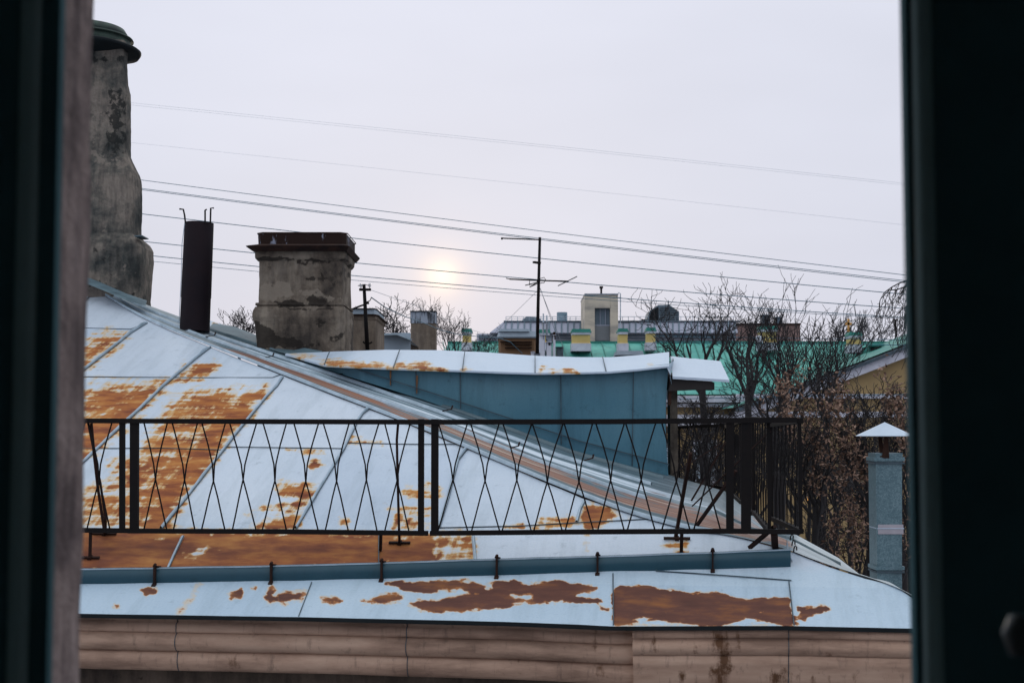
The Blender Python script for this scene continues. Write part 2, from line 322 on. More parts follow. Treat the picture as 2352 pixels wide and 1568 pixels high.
# side slope : streaky folded sheet
def streaky():
    m, N, L, b = mk('streaky_side_roof'); tc = N.new('ShaderNodeTexCoord'); vec = tc.outputs['UV']
    at = N.new('ShaderNodeAttribute'); at.attribute_name = 'rust'; wh = N.new('ShaderNodeAttribute'); wh.attribute_name = 'dark'
    n1 = nnoise(N, L, vec, 1.0, 7, 0.7, (0.35, 26, 1)); n2 = nnoise(N, L, vec, 1.0, 6, 0.7, (0.25, 60, 1)); n3 = nnoise(N, L, vec, 1.0, 4, 0.6, (0.5, 14, 1))
    sp = N.new('ShaderNodeSeparateXYZ'); L.new(vec, sp.inputs[0])
    vr = ncr(N, L, sp.outputs[1], [(0.0, (.62,) * 3), (.06, (.40,) * 3), (.12, (.42,) * 3), (.30, (.42,) * 3), (.42, (.48,) * 3), (.47, (.80,) * 3), (.52, (.78,) * 3), (.56, (.44,) * 3), (.68, (.40,) * 3), (.74, (.52,) * 3), (.80, (.34,) * 3), (1.0, (.28,) * 3)])
    n1 = math_(N, L, 'ADD', n1, math_(N, L, 'MULTIPLY', math_(N, L, 'SUBTRACT', vr, .53), .5))
    rb = ncr(N, L, sp.outputs[1], [(.08, (0, 0, 0)), (.16, (.6, .6, .6)), (.28, (.6, .6, .6)), (.40, (.2, .2, .2)), (.62, (.35, .35, .35)), (.72, (0, 0, 0))])
    g = ncr(N, L, n1, [(0.34, (0.035, 0.07, 0.09)), (0.48, (0.10, 0.155, 0.19)), (0.57, (0.19, 0.26, 0.31)), (0.65, (0.42, 0.50, 0.58)), (0.74, (0.58, 0.66, 0.74))])
    r = ncr(N, L, n2, [(0.32, (0.07, 0.075, 0.085)), (0.41, (0.13, 0.06, 0.045)), (0.50, (0.27, 0.115, 0.06)), (0.56, (0.16, 0.14, 0.14)), (0.61, (0.40, 0.27, 0.19)), (0.67, (0.62, 0.58, 0.54))])
    q = math_(N, L, 'ADD', at.outputs['Fac'], math_(N, L, 'MULTIPLY', math_(N, L, 'ADD', math_(N, L, 'SUBTRACT', n3, 0.62), math_(N, L, 'MULTIPLY', rb, .45)), 2.4))
    mr_ = N.new('ShaderNodeMapRange'); mr_.inputs[1].default_value = .45; mr_.inputs[2].default_value = .62; L.new(q, mr_.inputs[0])
    f = math_(N, L, 'MULTIPLY', mr_.outputs[0], math_(N, L, 'MINIMUM', math_(N, L, 'MULTIPLY', at.outputs['Fac'], 5), 1.0))
    c = mixc(N, L, f, g, r)
    w2 = ncr(N, L, n2, [(0.35, (0.30, 0.36, 0.40)), (0.5, (0.45, 0.50, 0.52)), (0.62, (0.60, 0.66, 0.72))])
    c = mixc(N, L, wh.outputs['Fac'], c, w2)
    L.new(c, b.inputs['Base Color']); b.inputs['Roughness'].default_value = 0.6; b.inputs['Specular IOR Level'].default_value = 0.25
    bump(N, L, b, n1, 0.5, 0.03); return m
M['streak'] = streaky()
M['flash'] = simple('flashing_grey', (0.10, 0.16, 0.19), (0.06, 0.10, 0.125), 3, 0.55, stretch=(1, 1, 6))
M['soffit'] = simple('dark_timber', (0.022, 0.018, 0.018), None, 4, 0.9)

# ------------------------------------------------------------------ near building: roof slopes
B = empty('apartment_building', (0, 12, 0), 'near building across the courtyard with patched rusty blue-white sheet metal hip roof and pinkish cornice', 'building')
hip_px = [(-330, 400), (60, 575), (190, 650), (240, 680), (335, 735), (480, 796), (650, 863), (845, 938), (1070, 1029), (1340, 1145), (1560, 1212), (1690, 1232), (1822, 1268), (1900, 1300), (1989, 1330), (2057, 1346), (2095, 1372), (2135, 1400)]
def lerp_tab(tab, x):
    for (a, ya), (b, yb) in zip(tab, tab[1:]):
        if x <= b: return ya + (yb - ya) * (x - a) / (b - a)
    return tab[-1][1]
eave_px = [(-330, 1388), (190, 1409), (700, 1417), (1176, 1428), (1408, 1438), (1812, 1437), (2095, 1443), (2135, 1444)]
def fgrid(x0, x1, nx, top, bot, ny, lift=0.0):
    rows, uvs = [], []
    for j in range(ny + 1):
        r, u = [], []
        for i in range(nx + 1):
            x = x0 + (x1 - x0) * i / nx; yt = top(x); yb = bot(x); y = yt + (yb - yt) * j / ny
            p = F(x, y); q = p - PF; e, v = q.dot(EV), q.dot(UP)
            wav = 0.006 * mnoise.noise(Vector((e * 1.1, v * 1.5, 0))) + 0.003 * mnoise.noise(Vector((e * 4, v * 3, 5)))
            r.append(p + NF * (lift + wav)); u.append((e, v))
        rows.append(r); uvs.append(u)
    return rows, uvs
hipf = lambda x: lerp_tab(hip_px, x); eavef = lambda x: lerp_tab(eave_px, x)
# rust: (polygon, strength, softness) surveyed on the sheets
rust = [
 ([(180, 800), (215, 775), (262, 762), (292, 768), (260, 800), (215, 835), (180, 850)], 0.85, 12),
 ([(180, 905), (250, 890), (330, 880), (382, 872), (360, 905), (300, 965), (240, 1015), (180, 1050)], 0.80, 12), ([(340, 890), (382, 876), (300, 965), (240, 1015), (180, 1052), (180, 1000)], 1.3, 14),
 ([(180, 870), (280, 868), (350, 868), (290, 885), (180, 900)], 0.42, 12),
 ([(410, 905), (480, 895), (560, 900), (606, 900), (560, 950), (520, 1005), (470, 1070), (425, 1130), (372, 1212), (180, 1212), (180, 1140), (260, 1095), (320, 1050), (320, 1020), (360, 975)], 0.72, 14),
 ([(560, 905), (606, 900), (560, 955), (520, 1005), (425, 1130), (372, 1212), (320, 1212), (420, 1060), (500, 960)], 1.35, 16),
 ([(250, 1060), (320, 1052), (320, 1075), (240, 1078)], 0.8, 8), ([(380, 900), (430, 915), (400, 960), (372, 970)], 0.5, 12),
 ([(420, 862), (450, 838), (490, 828), (505, 840), (480, 862)], 0.9, 8), ([(402, 855), (420, 838), (430, 832), (425, 855)], 0.55, 6), ([(365, 868), (470, 870), (440, 878), (370, 876)], 0.6, 5),
 ([(800, 1008), (825, 1004), (850, 1012), (880, 1020), (800, 1019)], 0.9, 5), ([(660, 1032), (745, 1033), (745, 1040), (690, 1041)], 0.85, 4),
 ([(712, 1062), (735, 1058), (750, 1066), (735, 1074), (715, 1072)], 0.8, 6),
 ([(638, 1112), (690, 1110), (722, 1112), (712, 1140), (690, 1165), (668, 1178), (630, 1172), (600, 1178), (606, 1165), (670, 1160), (690, 1138), (640, 1130)], 0.95, 8),
 ([(575, 1212), (600, 1195), (660, 1185), (695, 1180), (680, 1212)], 1.1, 7), ([(560, 1180), (670, 1172), (690, 1180), (640, 1185)], 0.6, 8),
 ([(925, 1125), (1000, 1115), (1015, 1130), (985, 1145), (925, 1140)], 0.72, 9), ([(890, 1170), (985, 1165), (1000, 1185), (930, 1185), (985, 1195), (985, 1212), (905, 1212)], 0.72, 9), ([(780, 1190), (800, 1190), (800, 1210), (780, 1210)], 0.6, 5),
 ([(1335, 1190), (1345, 1168), (1362, 1160), (1400, 1170), (1425, 1178), (1430, 1190), (1395, 1192), (1370, 1213), (1345, 1213)], 1.05, 6), ([(1358, 1135), (1368, 1135), (1370, 1160), (1360, 1160)], 0.6, 6),
 ([(1225, 1212), (1240, 1195), (1290, 1190), (1335, 1192), (1325, 1205), (1280, 1212)], 0.75, 7), ([(1160, 1207), (1200, 1203), (1200, 1213), (1160, 1213)], 0.7, 5), ([(1430, 1185), (1500, 1186), (1460, 1195)], 0.65, 5),
 ([(180, 1214), (640, 1222), (1000, 1228), (1000, 1290), (870, 1300), (620, 1302), (180, 1312)], 1.15, 8), ([(1000, 1228), (1088, 1228), (1090, 1290), (990, 1290)], 0.62, 12), ([(1050, 1228), (1088, 1228), (1086, 1250), (1050, 1255)], 0.95, 8),
 ([(1522, 1245), (1575, 1243), (1580, 1290), (1560, 1290), (1550, 1262), (1520, 1256)], 0.68, 7), ([(1340, 1225), (1352, 1225), (1352, 1265), (1342, 1265)], 0.45, 6)]
rust_low = [
 ([(325, 1356), (340, 1350), (360, 1352), (358, 1362), (335, 1368)], 1.1, 4), ([(262, 1386), (272, 1386), (272, 1392), (262, 1392)], 0.9, 4),
 ([(447, 1340), (470, 1340), (418, 1413), (396, 1413)], 0.40, 4), ([(520, 1363), (555, 1355), (553, 1372), (530, 1374)], 1.0, 4), ([(575, 1350), (590, 1348), (588, 1356)], .9, 3),
 ([(612, 1352), (626, 1340), (630, 1365), (650, 1362), (700, 1352), (706, 1362), (690, 1378), (655, 1384), (640, 1378), (615, 1388), (610, 1370)], 0.98, 5),
 ([(738, 1374), (770, 1370), (790, 1382), (765, 1384), (740, 1380)], 0.98, 4),
 ([(830, 1380), (870, 1368), (905, 1362), (925, 1368), (920, 1380), (885, 1384), (860, 1382)], 1.05, 4),
 ([(890, 1338), (1000, 1334), (1080, 1335), (1110, 1345), (1126, 1336), (1180, 1335), (1200, 1342), (1280, 1335), (1330, 1343), (1370, 1352), (1340, 1358), (1322, 1365), (1345, 1375), (1380, 1378), (1350, 1382), (1290, 1378), (1240, 1385), (1200, 1383), (1150, 1392), (1080, 1400), (1010, 1404), (970, 1398), (940, 1385), (960, 1378), (1000, 1380), (1045, 1368), (1020, 1360), (960, 1358), (925, 1350)], 1.35, 4),
 ([(1372, 1385), (1400, 1398), (1400, 1406), (1380, 1400)], 0.9, 3),
 ([(1410, 1360), (1425, 1345), (1500, 1350), (1580, 1360), (1650, 1362), (1690, 1375), (1810, 1375), (1828, 1432), (1700, 1436), (1410, 1436)], 1.5, 4),
 ([(1835, 1396), (1905, 1392), (1908, 1400), (1870, 1410), (1850, 1422), (1835, 1415)], 1.15, 4)]
holes = [([(1008, 1352), (1060, 1350), (1100, 1362), (1050, 1372), (1000, 1374)], -0.9, 6), ([(1115, 1340), (1132, 1340), (1130, 1350), (1115, 1350)], -1, 4), ([(1170, 1362), (1225, 1362), (1225, 1378), (1180, 1378)], -0.9, 6),
 ([(1425, 1434), (1480, 1418), (1560, 1428), (1600, 1436), (1425, 1438)], -1, 5), ([(1660, 1436), (1715, 1414), (1770, 1428), (1790, 1437)], -1, 5), ([(1510, 1398), (1540, 1402), (1530, 1406)], -.7, 4), ([(1738, 1405), (1760, 1402), (1745, 1410)], -.7, 4),
 ([(1540, 1218), (1660, 1218), (1560, 1226)], -.9, 5), ([(180, 1160), (225, 1165), (225, 1185), (180, 1190)], -0.5, 8), ([(435, 1010), (520, 1000), (500, 1018), (440, 1020)], -.25, 8), ([(355, 1240), (375, 1228), (380, 1240), (360, 1250)], -.7, 5), ([(420, 1275), (480, 1250), (500, 1255), (450, 1278), (420, 1285)], -.6, 6), ([(905, 1228), (935, 1232), (930, 1245), (910, 1240)], -.7, 5), ([(1010, 1262), (1050, 1245), (1070, 1265), (1020, 1280)], -.6, 6)]
darkp = [([(180, 1213), (1010, 1228), (1010, 1300), (180, 1320)], 0.45, 25), ([(-400, 1325), (2140, 1300), (2140, 1460), (-400, 1460)], 1.0, 6), ([(1330, 1160), (1440, 1160), (1440, 1215), (1330, 1215)], 0.3, 10)]
rfn = patches(rust + rust_low + holes); dfn = patches(darkp)
rows, uvs = fgrid(-330, 2135, 860, hipf, eavef, 210)
mb = MB(); mb.grid(rows, uvs)
eb = sorted(((F(x, y) - PF).dot(EV)) for x, y in ((190, 851), (190, 1062), (370, 1214), (679, 1214), (1008, 1212), (1325, 1198))); vb = sorted(((F(x, y) - PF).dot(UP)) for x, y in ((190, 754), (190, 866), (370, 1030), (1190, 1209), (1000, 1335)))
def tone(x, y):
    U = np.array([q for r_ in uvs for q in r_]); lo_ = U[:, 1] < vb[0]; ie = np.where(lo_, np.searchsorted(sorted((F(x_, 1400) - PF).dot(EV) for x_ in (686, 1409, 1824)), U[:, 0]) + 20, np.searchsorted(eb, U[:, 0])); iv = np.searchsorted(vb, U[:, 1])
    return np.abs(np.sin(ie * 12.9898 + iv * 78.233) * 43758.5453) % 1.0
FR = mb.build('front_roof', M['zinc'], B, True, {'rust': rfn, 'dark': dfn, 'tone': tone}, 'front roof slope of pale sheet metal with orange rust fields')
FR.data.flip_normals() if FR.data.polygons[0].normal.z < 0 else None
# eave drip edge, made thick and black to paint in the under-eave shade
mb = MB()
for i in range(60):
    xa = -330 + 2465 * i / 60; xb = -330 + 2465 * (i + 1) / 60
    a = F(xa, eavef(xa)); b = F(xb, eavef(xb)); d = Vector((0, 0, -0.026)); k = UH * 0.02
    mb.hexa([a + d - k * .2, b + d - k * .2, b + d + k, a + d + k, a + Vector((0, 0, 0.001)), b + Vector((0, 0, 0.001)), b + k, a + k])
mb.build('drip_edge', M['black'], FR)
def seam(pts, h=0.03, w_=0.014, mat='seam', curl=True, name='standing_seam'):
    P = []
    for (a, b_) in zip(pts, pts[1:]):
        for k in range(6):
            t = k / 6; P.append((a[0] + (b_[0] - a[0]) * t, a[1] + (b_[1] - a[1]) * t))
    P.append(pts[-1]); W = [F(x, y) for x, y in P]; m = MB(); rows = []
    n = len(W)
    for i, p in enumerate(W):
        d = (W[min(i + 1, n - 1)] - W[max(i - 1, 0)]).normalized(); s = d.cross(NF).normalized()
        hh = h * (1 + 0.25 * mnoise.noise(p * 5)); t = i / (n - 1)
        if curl and t > 0.86: hh *= 1 + 0.5 * math.sin((t - 0.86) / 0.14 * math.pi) - 0.6 * max(0, (t - 0.95) / .05)
        wob = s * 0.006 * mnoise.noise(p * 4)
        rows.append([p - s * (w_ * 2.4) - NF * 0.012 , p - s * w_ * .6 + NF * hh * 0.8 + wob, p + NF * hh + wob, p + s * w_ * .6 + NF * hh * .8 + wob, p + s * w_ * 1.2 + NF * 0.3 * hh, p + s * w_ * 1.4 - NF * 0.012])
    m.grid(rows); return m.build(name, M[mat], FR, True)
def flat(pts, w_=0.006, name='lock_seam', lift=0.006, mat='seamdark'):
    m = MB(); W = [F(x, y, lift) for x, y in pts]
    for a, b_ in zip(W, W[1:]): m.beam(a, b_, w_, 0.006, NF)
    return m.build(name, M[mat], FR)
for s_ in ([(150, 712), (195, 690), (213, 671)], [(110, 905), (190, 851), (262, 795), (300, 764), (337, 741)], [(60, 1170), (190, 1062), (255, 1000), (325, 935), (375, 886), (450, 822), (483, 797)], [(370, 1214), (430, 1140), (540, 998), (612, 910), (636, 886), (649, 866)],
           [(679, 1214), (735, 1120), (790, 1030), (820, 968), (832, 950), (846, 939)], [(1008, 1212), (1030, 1140), (1040, 1100), (1052, 1055), (1071, 1031)], [(1325, 1198), (1332, 1170), (1342, 1150)],
           [(385, 1306), (405, 1262), (420, 1230)], [(1092, 1292), (1090, 1262), (1087, 1228)]):
    seam(s_, 0.026 if len(s_) > 3 else 0.016, 0.009); flat([(x + 2.2, y + 2.2) for x, y in s_], 0.006, 'seam_contact_shadow', 0.008)  # dark strip beside each seam paints in its contact shadow
for s_ in ([(100, 752), (190, 754), (300, 757), (326, 746)], [(60, 865), (190, 866), (440, 868)], [(440, 868), (560, 868), (626, 868), (645, 861)], [(60, 1030), (190, 1031), (370, 1030), (518, 1034)], [(518, 1027), (650, 1029), (790, 1031)],
           [(800, 1018), (930, 1021), (1045, 1021), (1056, 1015)], [(1000, 1213), (1190, 1209), (1330, 1201), (1530, 1191)], [(870, 1228), (870, 1298)], [(1408, 1318), (1409, 1436)], [(1812, 1336), (1824, 1436)], [(1507, 1312), (1600, 1318), (1700, 1325), (1818, 1334)]):
    flat(s_, 0.007)
for s_ in ([(716, 1338), (686, 1416)], [(1507, 1307), (1507, 1312)]): flat(s_, 0.005)
# ------------------------------------------------------------------ side slope (seen at a grazing angle)
outer = [((-330, 330), 19.5), ((60, 560), 18.6), ((190, 628), 18.0), ((240, 655), 17.5), ((335, 699), 16.9), ((480, 752), 16.4), ((600, 790), 15.6), ((760, 838), 14.8), ((960, 905), 14.3), ((1130, 962), 14.15), ((1330, 1035), 14.1), ((1540, 1091), 14.1), ((1666, 1128), 16.5), ((1757, 1205), 16.9), ((1830, 1228), 16.9), ((1925, 1280), 13.8), ((1990, 1330), 11.9), ((2057, 1345), 10.6), ((2095, 1371), 9.8), ((2135, 1399), 9.35)]
inner = [(-330, 400), (60, 575), (190, 650), (240, 680), (335, 735), (480, 796), (600, 843), (730, 894), (880, 952), (1000, 1000), (1180, 1077), (1400, 1165), (1560, 1213), (1690, 1235), (1800, 1262), (1870, 1288), (1940, 1312), (2020, 1337), (2080, 1362), (2130, 1396)]
def spl(P, t):
    i = min(int(t), len(P) - 2); f = t - i
    p0 = P[max(i - 1, 0)]; p1 = P[i]; p2 = P[i + 1]; p3 = P[min(i + 2, len(P) - 1)]
    return 0.5 * ((2 * p1) + (p2 - p0) * f + (2 * p0 - 5 * p1 + 4 * p2 - p3) * f * f + (3 * p1 - p0 - 3 * p2 + p3) * f ** 3)
OI = [F(x, y, 0.012) for x, y in inner]; OO = [pt(q[0], q[1], Y) for q, Y in outer]
def gpt(t, v):
    a = spl(OI, t); b = OO[min(int(t), len(OO) - 2)].lerp(OO[min(int(t) + 1, len(OO) - 1)], t - min(int(t), len(OO) - 2))
    p = a.lerp(b, v); p.z += 0.0
    rip = 0.010 * math.sin(v * 50) + 0.012 * mnoise.noise(Vector((t * 1.2, v * 22, 3)))
    p.z += rip * math.sin(math.pi * min(1, v * 1.0)) * 0.8 if 0 < v < 1 else 0
    return p
rows, uvs = [], []
nt_ = (len(inner) - 1) * 14
for j in range(61):
    v = j / 60; rows.append([gpt(i / 14, v) for i in range(nt_ + 1)]); uvs.append([(i / 14, v) for i in range(nt_ + 1)])
mb = MB(); mb.grid(rows, uvs)
g_rust = patches([([(420, 770), (600, 820), (900, 935), (1150, 1020), (1400, 1120), (1650, 1180), (1830, 1262), (1700, 1250), (1500, 1190), (1300, 1120), (1000, 990), (700, 870), (500, 800)], 0.62, 14), ([(1560, 1195), (1650, 1170), (1740, 1190), (1800, 1230), (1822, 1262), (1700, 1245)], 0.95, 10), ([(190, 650), (240, 668), (420, 745), (240, 670)], .2, 10)])
g_white = patches([([(1600, 1120), (1680, 1140), (1780, 1215), (1740, 1220), (1660, 1175), (1560, 1150)], 0.55, 18), ([(1830, 1200), (2200, 1200), (2200, 1500), (1800, 1500), (1822, 1262)], 0.92, 8), ([(-330, 300), (300, 640), (480, 780), (190, 700), (-330, 420)], .75, 20)])
GR = mb.build('side_roof', M['streak'], B, True, {'rust': g_rust, 'dark': g_white}, 'side roof slope of streaky rust and zinc strips seen edge on')
# fold strips running along the hip
for v0, t0, t1, wd, mt in ((0.0, 2.2, 12.6, .05, 'seam'), (0.30, 3.0, 11.2, .05, 'seam'), (0.62, 3.5, 11.0, .07, 'seam'), (0.86, 5.0, 11.0, .04, 'flash'), (0.45, 12.2, 15.5, .04, 'flash')):
    m = MB(); rr = []
    n = int((t1 - t0) * 10)
    for i in range(n + 1):
        t = t0 + (t1 - t0) * i / n; p = gpt(t, v0); q = gpt(t, min(1, v0 + 0.12)); s = (q - p); s.normalize()
        u = Vector((0, 0, 1)) * (0.030 + 0.008 * mnoise.noise(Vector((t * 1.3, v0 * 9, 1))))
        rr.append([p - s * wd * .2, p + u * .9, p + u + s * wd * .4, p + s * wd])
    m.grid(rr); m.build('fold_strip', M[mt], GR, True)
for t, v in ((6.1, .35), (7.2, .66), (8.6, .64), (9.7, .34), (5.0, .32), (10.3, .66)):
    p = gpt(t, v); m = MB(); m.beam(p + Vector((-.03, -.02, .03)), p + Vector((.05, .05, .05)), .02, .008); m.beam(p + Vector((.05, .05, .05)), p + Vector((.06, .06, .085)), .014, .008); m.build('clip', M['darkiron'], GR)
# hidden walls and back of the roof
mb = MB(); c0 = pt(2120, 1432, 9.05); 
def cv(x, y, z): return (x, y, z)
fl = F(-330, 1388); fr = F(2135, 1443)
wl = fl + UH * 0.36; wr = fr + UH * 0.36 - EV * 0.2; dz = -0.28
bl = Vector((wl.x + 1.0, 26, 0)); br = Vector((wr.x + 1.9, 26, 0))
mb.add([(wl.x, wl.y, wl.z + dz), (wr.x, wr.y, wr.z + dz), (br.x, br.y, wr.z + dz), (bl.x, bl.y, wl.z + dz), (wl.x, wl.y, 0), (wr.x, wr.y, 0), (br.x, br.y, 0), (bl.x, bl.y, 0)], [(4, 5, 1, 0), (5, 6, 2, 1), (6, 7, 3, 2), (7, 4, 0, 3)])
mb.build('wall', M['wall'], B)
# ------------------------------------------------------------------ cornice
def cornice(x0, x1, off, prof, name, stains, label=None):
    a = F(x0, eavef(x0)); b = F(x1, eavef(x1)); rows = []
    n = 120
    for o, z in prof:
        r = []
        for i in range(n + 1):
            t = i / n; p = a.lerp(b, t); x = x0 + (x1 - x0) * t
            base = F(x, eavef(x))
            p = Vector((base.x, base.y, base.z)) - UH * (o + off); zz = z * (1.09 if x0 < 1452 else 1); p.z += zz + 0.003 * mnoise.noise(Vector((t * 14, o * 30, 2))) 
            if z > -0.02: p.z = base.z + z
            r.append(p)
        rows.append(r)
    m = MB(); m.grid(rows)
    # end returns
    for i in (0, n):
        idx = [tuple(rows[k][i]) for k in range(len(prof))]; back = [tuple(Vector(q) + UH * 0.5) for q in idx]
        m.grid([idx, back])
    return m.build(name, M['cornice'], B, True, {'rust': patches(stains), 'dark': patches([], 0.25)}, label)
def rollprof(z0):
    P = [(-0.16, z0 + 0.03), (-0.115, z0 + 0.02), (-0.15, z0 - 0.022), (-0.118, z0 - 0.03), (-0.115, z0 - 0.07), (-0.118, z0 - 0.082), (-0.15, z0 - 0.09)]
    for k in range(9):
        a = k / 8; P.append((-0.135 + 0.035 * math.sin(a * math.pi) ** 0.8 + 0.01 * (1 - a), z0 - 0.092 - a * 0.108))
    P.append((-0.185, z0 - 0.204))
    for k in range(9):
        a = k / 8; P.append((-0.165 + 0.03 * math.sin(a * math.pi * .85 + .15) - 0.02 * a, z0 - 0.208 - a * 0.118))
    P += [(-0.22, z0 - 0.335), (-0.40, z0 - 0.34)]
    return P
cornice(-330, 1452, 0.0, rollprof(-0.035), 'cornice', [([(528, 1500), (536, 1500), (548, 1545), (520, 1545)], .6, 6), ([(1190, 1510), (1200, 1510), (1200, 1545), (1190, 1545)], .6, 5), ([(1140, 1535), (1165, 1530), (1170, 1550), (1140, 1550)], .6, 6), ([(1365, 1440), (1370, 1440), (1372, 1490), (1364, 1490)], .55, 5), ([(1370, 1530), (1385, 1525), (1395, 1550), (1365, 1550)], .6, 5)], 'long set-back run of pinkish rolled cornice')
st = [([(1690, 1440), (1700, 1440), (1702, 1490), (1692, 1490)], .6, 5), ([(1500, 1450), (1506, 1450), (1508, 1500), (1502, 1500)], .6, 4), ([(1560, 1540), (1580, 1540), (1584, 1600), (1556, 1600)], .7, 7), ([(1900, 1500), (1908, 1500), (1910, 1560), (1902, 1560)], .6, 5), ([(1860, 1545), (1875, 1545), (1880, 1600), (1856, 1600)], .8, 6), ([(1640, 1450), (1665, 1450), (1675, 1500), (1672, 1600), (1635, 1600), (1645, 1500)], .85, 10), ([(1590, 1480), (1605, 1480), (1608, 1505), (1592, 1505)], .6, 6), ([(1770, 1540), (1800, 1530), (1830, 1545), (1840, 1600), (1765, 1600)], .7, 9), ([(1535, 1545), (1545, 1545), (1543, 1570), (1537, 1570)], .5, 6), ([(1880, 1540), (1888, 1540), (1888, 1570), (1880, 1570)], .5, 5), ([(2030, 1550), (2042, 1550), (2042, 1570), (2030, 1570)], .6, 5), ([(1960, 1540), (1968, 1540), (1968, 1562), (1960, 1562)], .5, 5)]
P2 = [(-0.10, -0.005), (-0.03, -0.02), (-0.025, -0.075), (-0.045, -0.082)]
for k in range(9):
    a = k / 8; P2.append((-0.062 + 0.03 * math.sin(a * math.pi), -0.085 - a * 0.105))
P2 += [(-0.082, -0.195), (-0.07, -0.2), (-0.08, -0.26), (-0.12, -0.33), (-0.13, -0.5), (-0.3, -0.51)]
cornice(1452, 2135, 0.0, P2, 'cornice', st, 'projecting pilaster head of the cornice with rust runs')
for x in (390, 925, 1812):
    m = MB(); 
    for (o1, z1), (o2, z2) in zip((P2 if x > 1452 else rollprof(-0.035))[1:-2], (P2 if x > 1452 else rollprof(-0.035))[2:-1]):
        e0 = F(x, eavef(x)); kk = 1.09 if x < 1452 else 1; a = e0 - UH * (o1 - 0.0 - .0) ; a.z += z1 * kk; b = e0 - UH * o2; b.z += z2 * kk
        m.beam(a - UH * .002, b - UH * .002, 0.0045, 0.004, UH)
    m.build('cornice_joint', M['seamdark'], B)
# ------------------------------------------------------------------ gutter sheet with brackets
gt = [(-330, 1316), (190, 1307), (625, 1300), (878, 1293), (1142, 1284), (1373, 1278), (1637, 1269), (1810, 1262)]
gb = [(-330, 1352), (190, 1341), (625, 1334), (878, 1328), (1142, 1321), (1373, 1314), (1637, 1306), (1820, 1301)]
rows = [[], [], [], []]; lip = [[], []]
for i in range(161):
    x = -330 + 2146 * i / 160; b = F(x, lerp_tab(gb, x)); t = pt(x, lerp_tab(gt, x) + 1.2 * mnoise.noise(Vector((x * .01, 0, 0))), b.y + 0.012)
    dn = 0.006 * mnoise.noise(Vector((x * .02, 3, 0)))
    rows[0].append(b - NF * .01); rows[1].append(b.lerp(t, .45) - UH * (0.01 + dn)); rows[2].append(t); rows[3].append(t + UH * 0.03 + Vector((0, 0, 0.006)))
mb = MB(); mb.grid(rows); g2 = [[p + UH * 0.004 for p in r] for r in rows[:3]]; mb.grid([list(reversed(r)) for r in g2])
GU = mb.build('gutter', M['gut'], B, True, {'rust': patches([([(1560, 1250), (1830, 1240), (1830, 1310), (1700, 1310)], .0, 6)]), 'dark': patches([], 0)}, 'upstanding blue-grey sheet gutter')
mb = MB(); 
for a, b in zip(rows[2], rows[2][1:]): mb.beam(a + UH * .004, b + UH * .004, 0.014, 0.008)
mb.build('gutter_lip', M['seam'], GU)
for x in (358, 625, 878, 1142, 1373, 1637):
    b = F(x, lerp_tab(gb, x)); t = pt(x, lerp_tab(gt, x) - 5, b.y + .01); m = MB()
    m.beam(b - UH * .022 - Vector((0, 0, .01)), t - UH * .02, 0.032, 0.012, EV); m.beam(t - UH * .02, t + UH * .06 - Vector((0, 0, .01)), 0.03, 0.01); m.beam(b - UH * .022, b - UH * .05 - Vector((0, 0, .018)), 0.03, .008)
    m.tube([t - UH * .03 + Vector((0, 0, .002)), t - UH * .01 + Vector((0, 0, .012))], .012, 6); m.build('gutter_bracket', M['darkiron'], B)
e = pt(1812, 1262, 9.8)
mb = MB()
for k in range(9):  # crumpled loop of sheet and wire hooks at the gutter end
    pass
mb.grid([[pt(1808 + 4 * mnoise.noise(Vector((k, 0, 0))), 1262 - k * 4, 9.8 + .02 * k) for k in range(10)], [pt(1826 - k * 2.2, 1300 - k * 5.5 + 3 * mnoise.noise(Vector((k, 5, 0))), 9.8 + .05 + .02 * k) for k in range(10)]])
mb.build('gutter_end', M['seam'], B, True)
for x, y in ((1818, 1232), (1822, 1245), (1826, 1258)):
    m = MB(); m.tube([pt(x - 3, y + 8, 9.85), pt(x - 2, y, 9.85), pt(x + 1, y - 6, 9.85), pt(x + 4, y - 2, 9.85), pt(x + 4, y + 5, 9.85)], .005, 5); m.build('wire_hook', M['iron'], B)
# ------------------------------------------------------------------ teal parapet wall with white cap
ct = [(600, 815), (665, 811), (757, 807), (880, 803), (1000, 804), (1100, 808), (1230, 817), (1330, 820), (1400, 820), (1470, 815), (1537, 808)]
cb = [(600, 800), (665, 815), (745, 838), (903, 845), (1060, 850), (1160, 854), (1230, 856), (1320, 855), (1400, 853), (1470, 847), (1530, 840)]
wb = [(600, 800), (745, 839), (960, 906), (1130, 963), (1330, 1036), (1540, 1092)]
rows = []
for j in range(25):
    r = []
    for i in range(121):
        x = 700 + 836 * i / 120; yt = max(lerp_tab(cb, x) - 4, 830); yb = lerp_tab(wb, x) + 8; y = yt + (yb - yt) * j / 24
        Y = 14.0 + .75 * max(0, min(1, (830 - x) / 130)) + 0.02 * mnoise.noise(Vector((x * .006, y * .01, 0)))
        xx = x + (0 if i < 110 else -(i - 110) * .7 * math.sin(j / 24 * math.pi)); r.append(pt(xx, y, Y))
    rows.append(r)
mb = MB(); mb.grid(rows)
mb.grid([[rows[j][120] for j in range(25)], [Vector(rows[j][120]) + Vector((-.02, 1.2, 0)) for j in range(25)]])
FW = mb.build('parapet_wall', M['teal'], B, True, {'rust': patches([([(745, 838), (900, 838), (1530, 852), (1530, 842)], .0, 3)]), 'dark': patches([], .2)}, 'teal blue sheet metal wall above the side roof')
for x in (897, 955, 1057, 1288, 1455):
    m = MB(); m.beam(pt(x, lerp_tab(cb, x), 13.985), pt(x + (1 if x < 1300 else -3), lerp_tab(wb, x), 13.985), .008, .008, UH); m.build('wall_seam', M['seamdark'], FW)
m = MB()
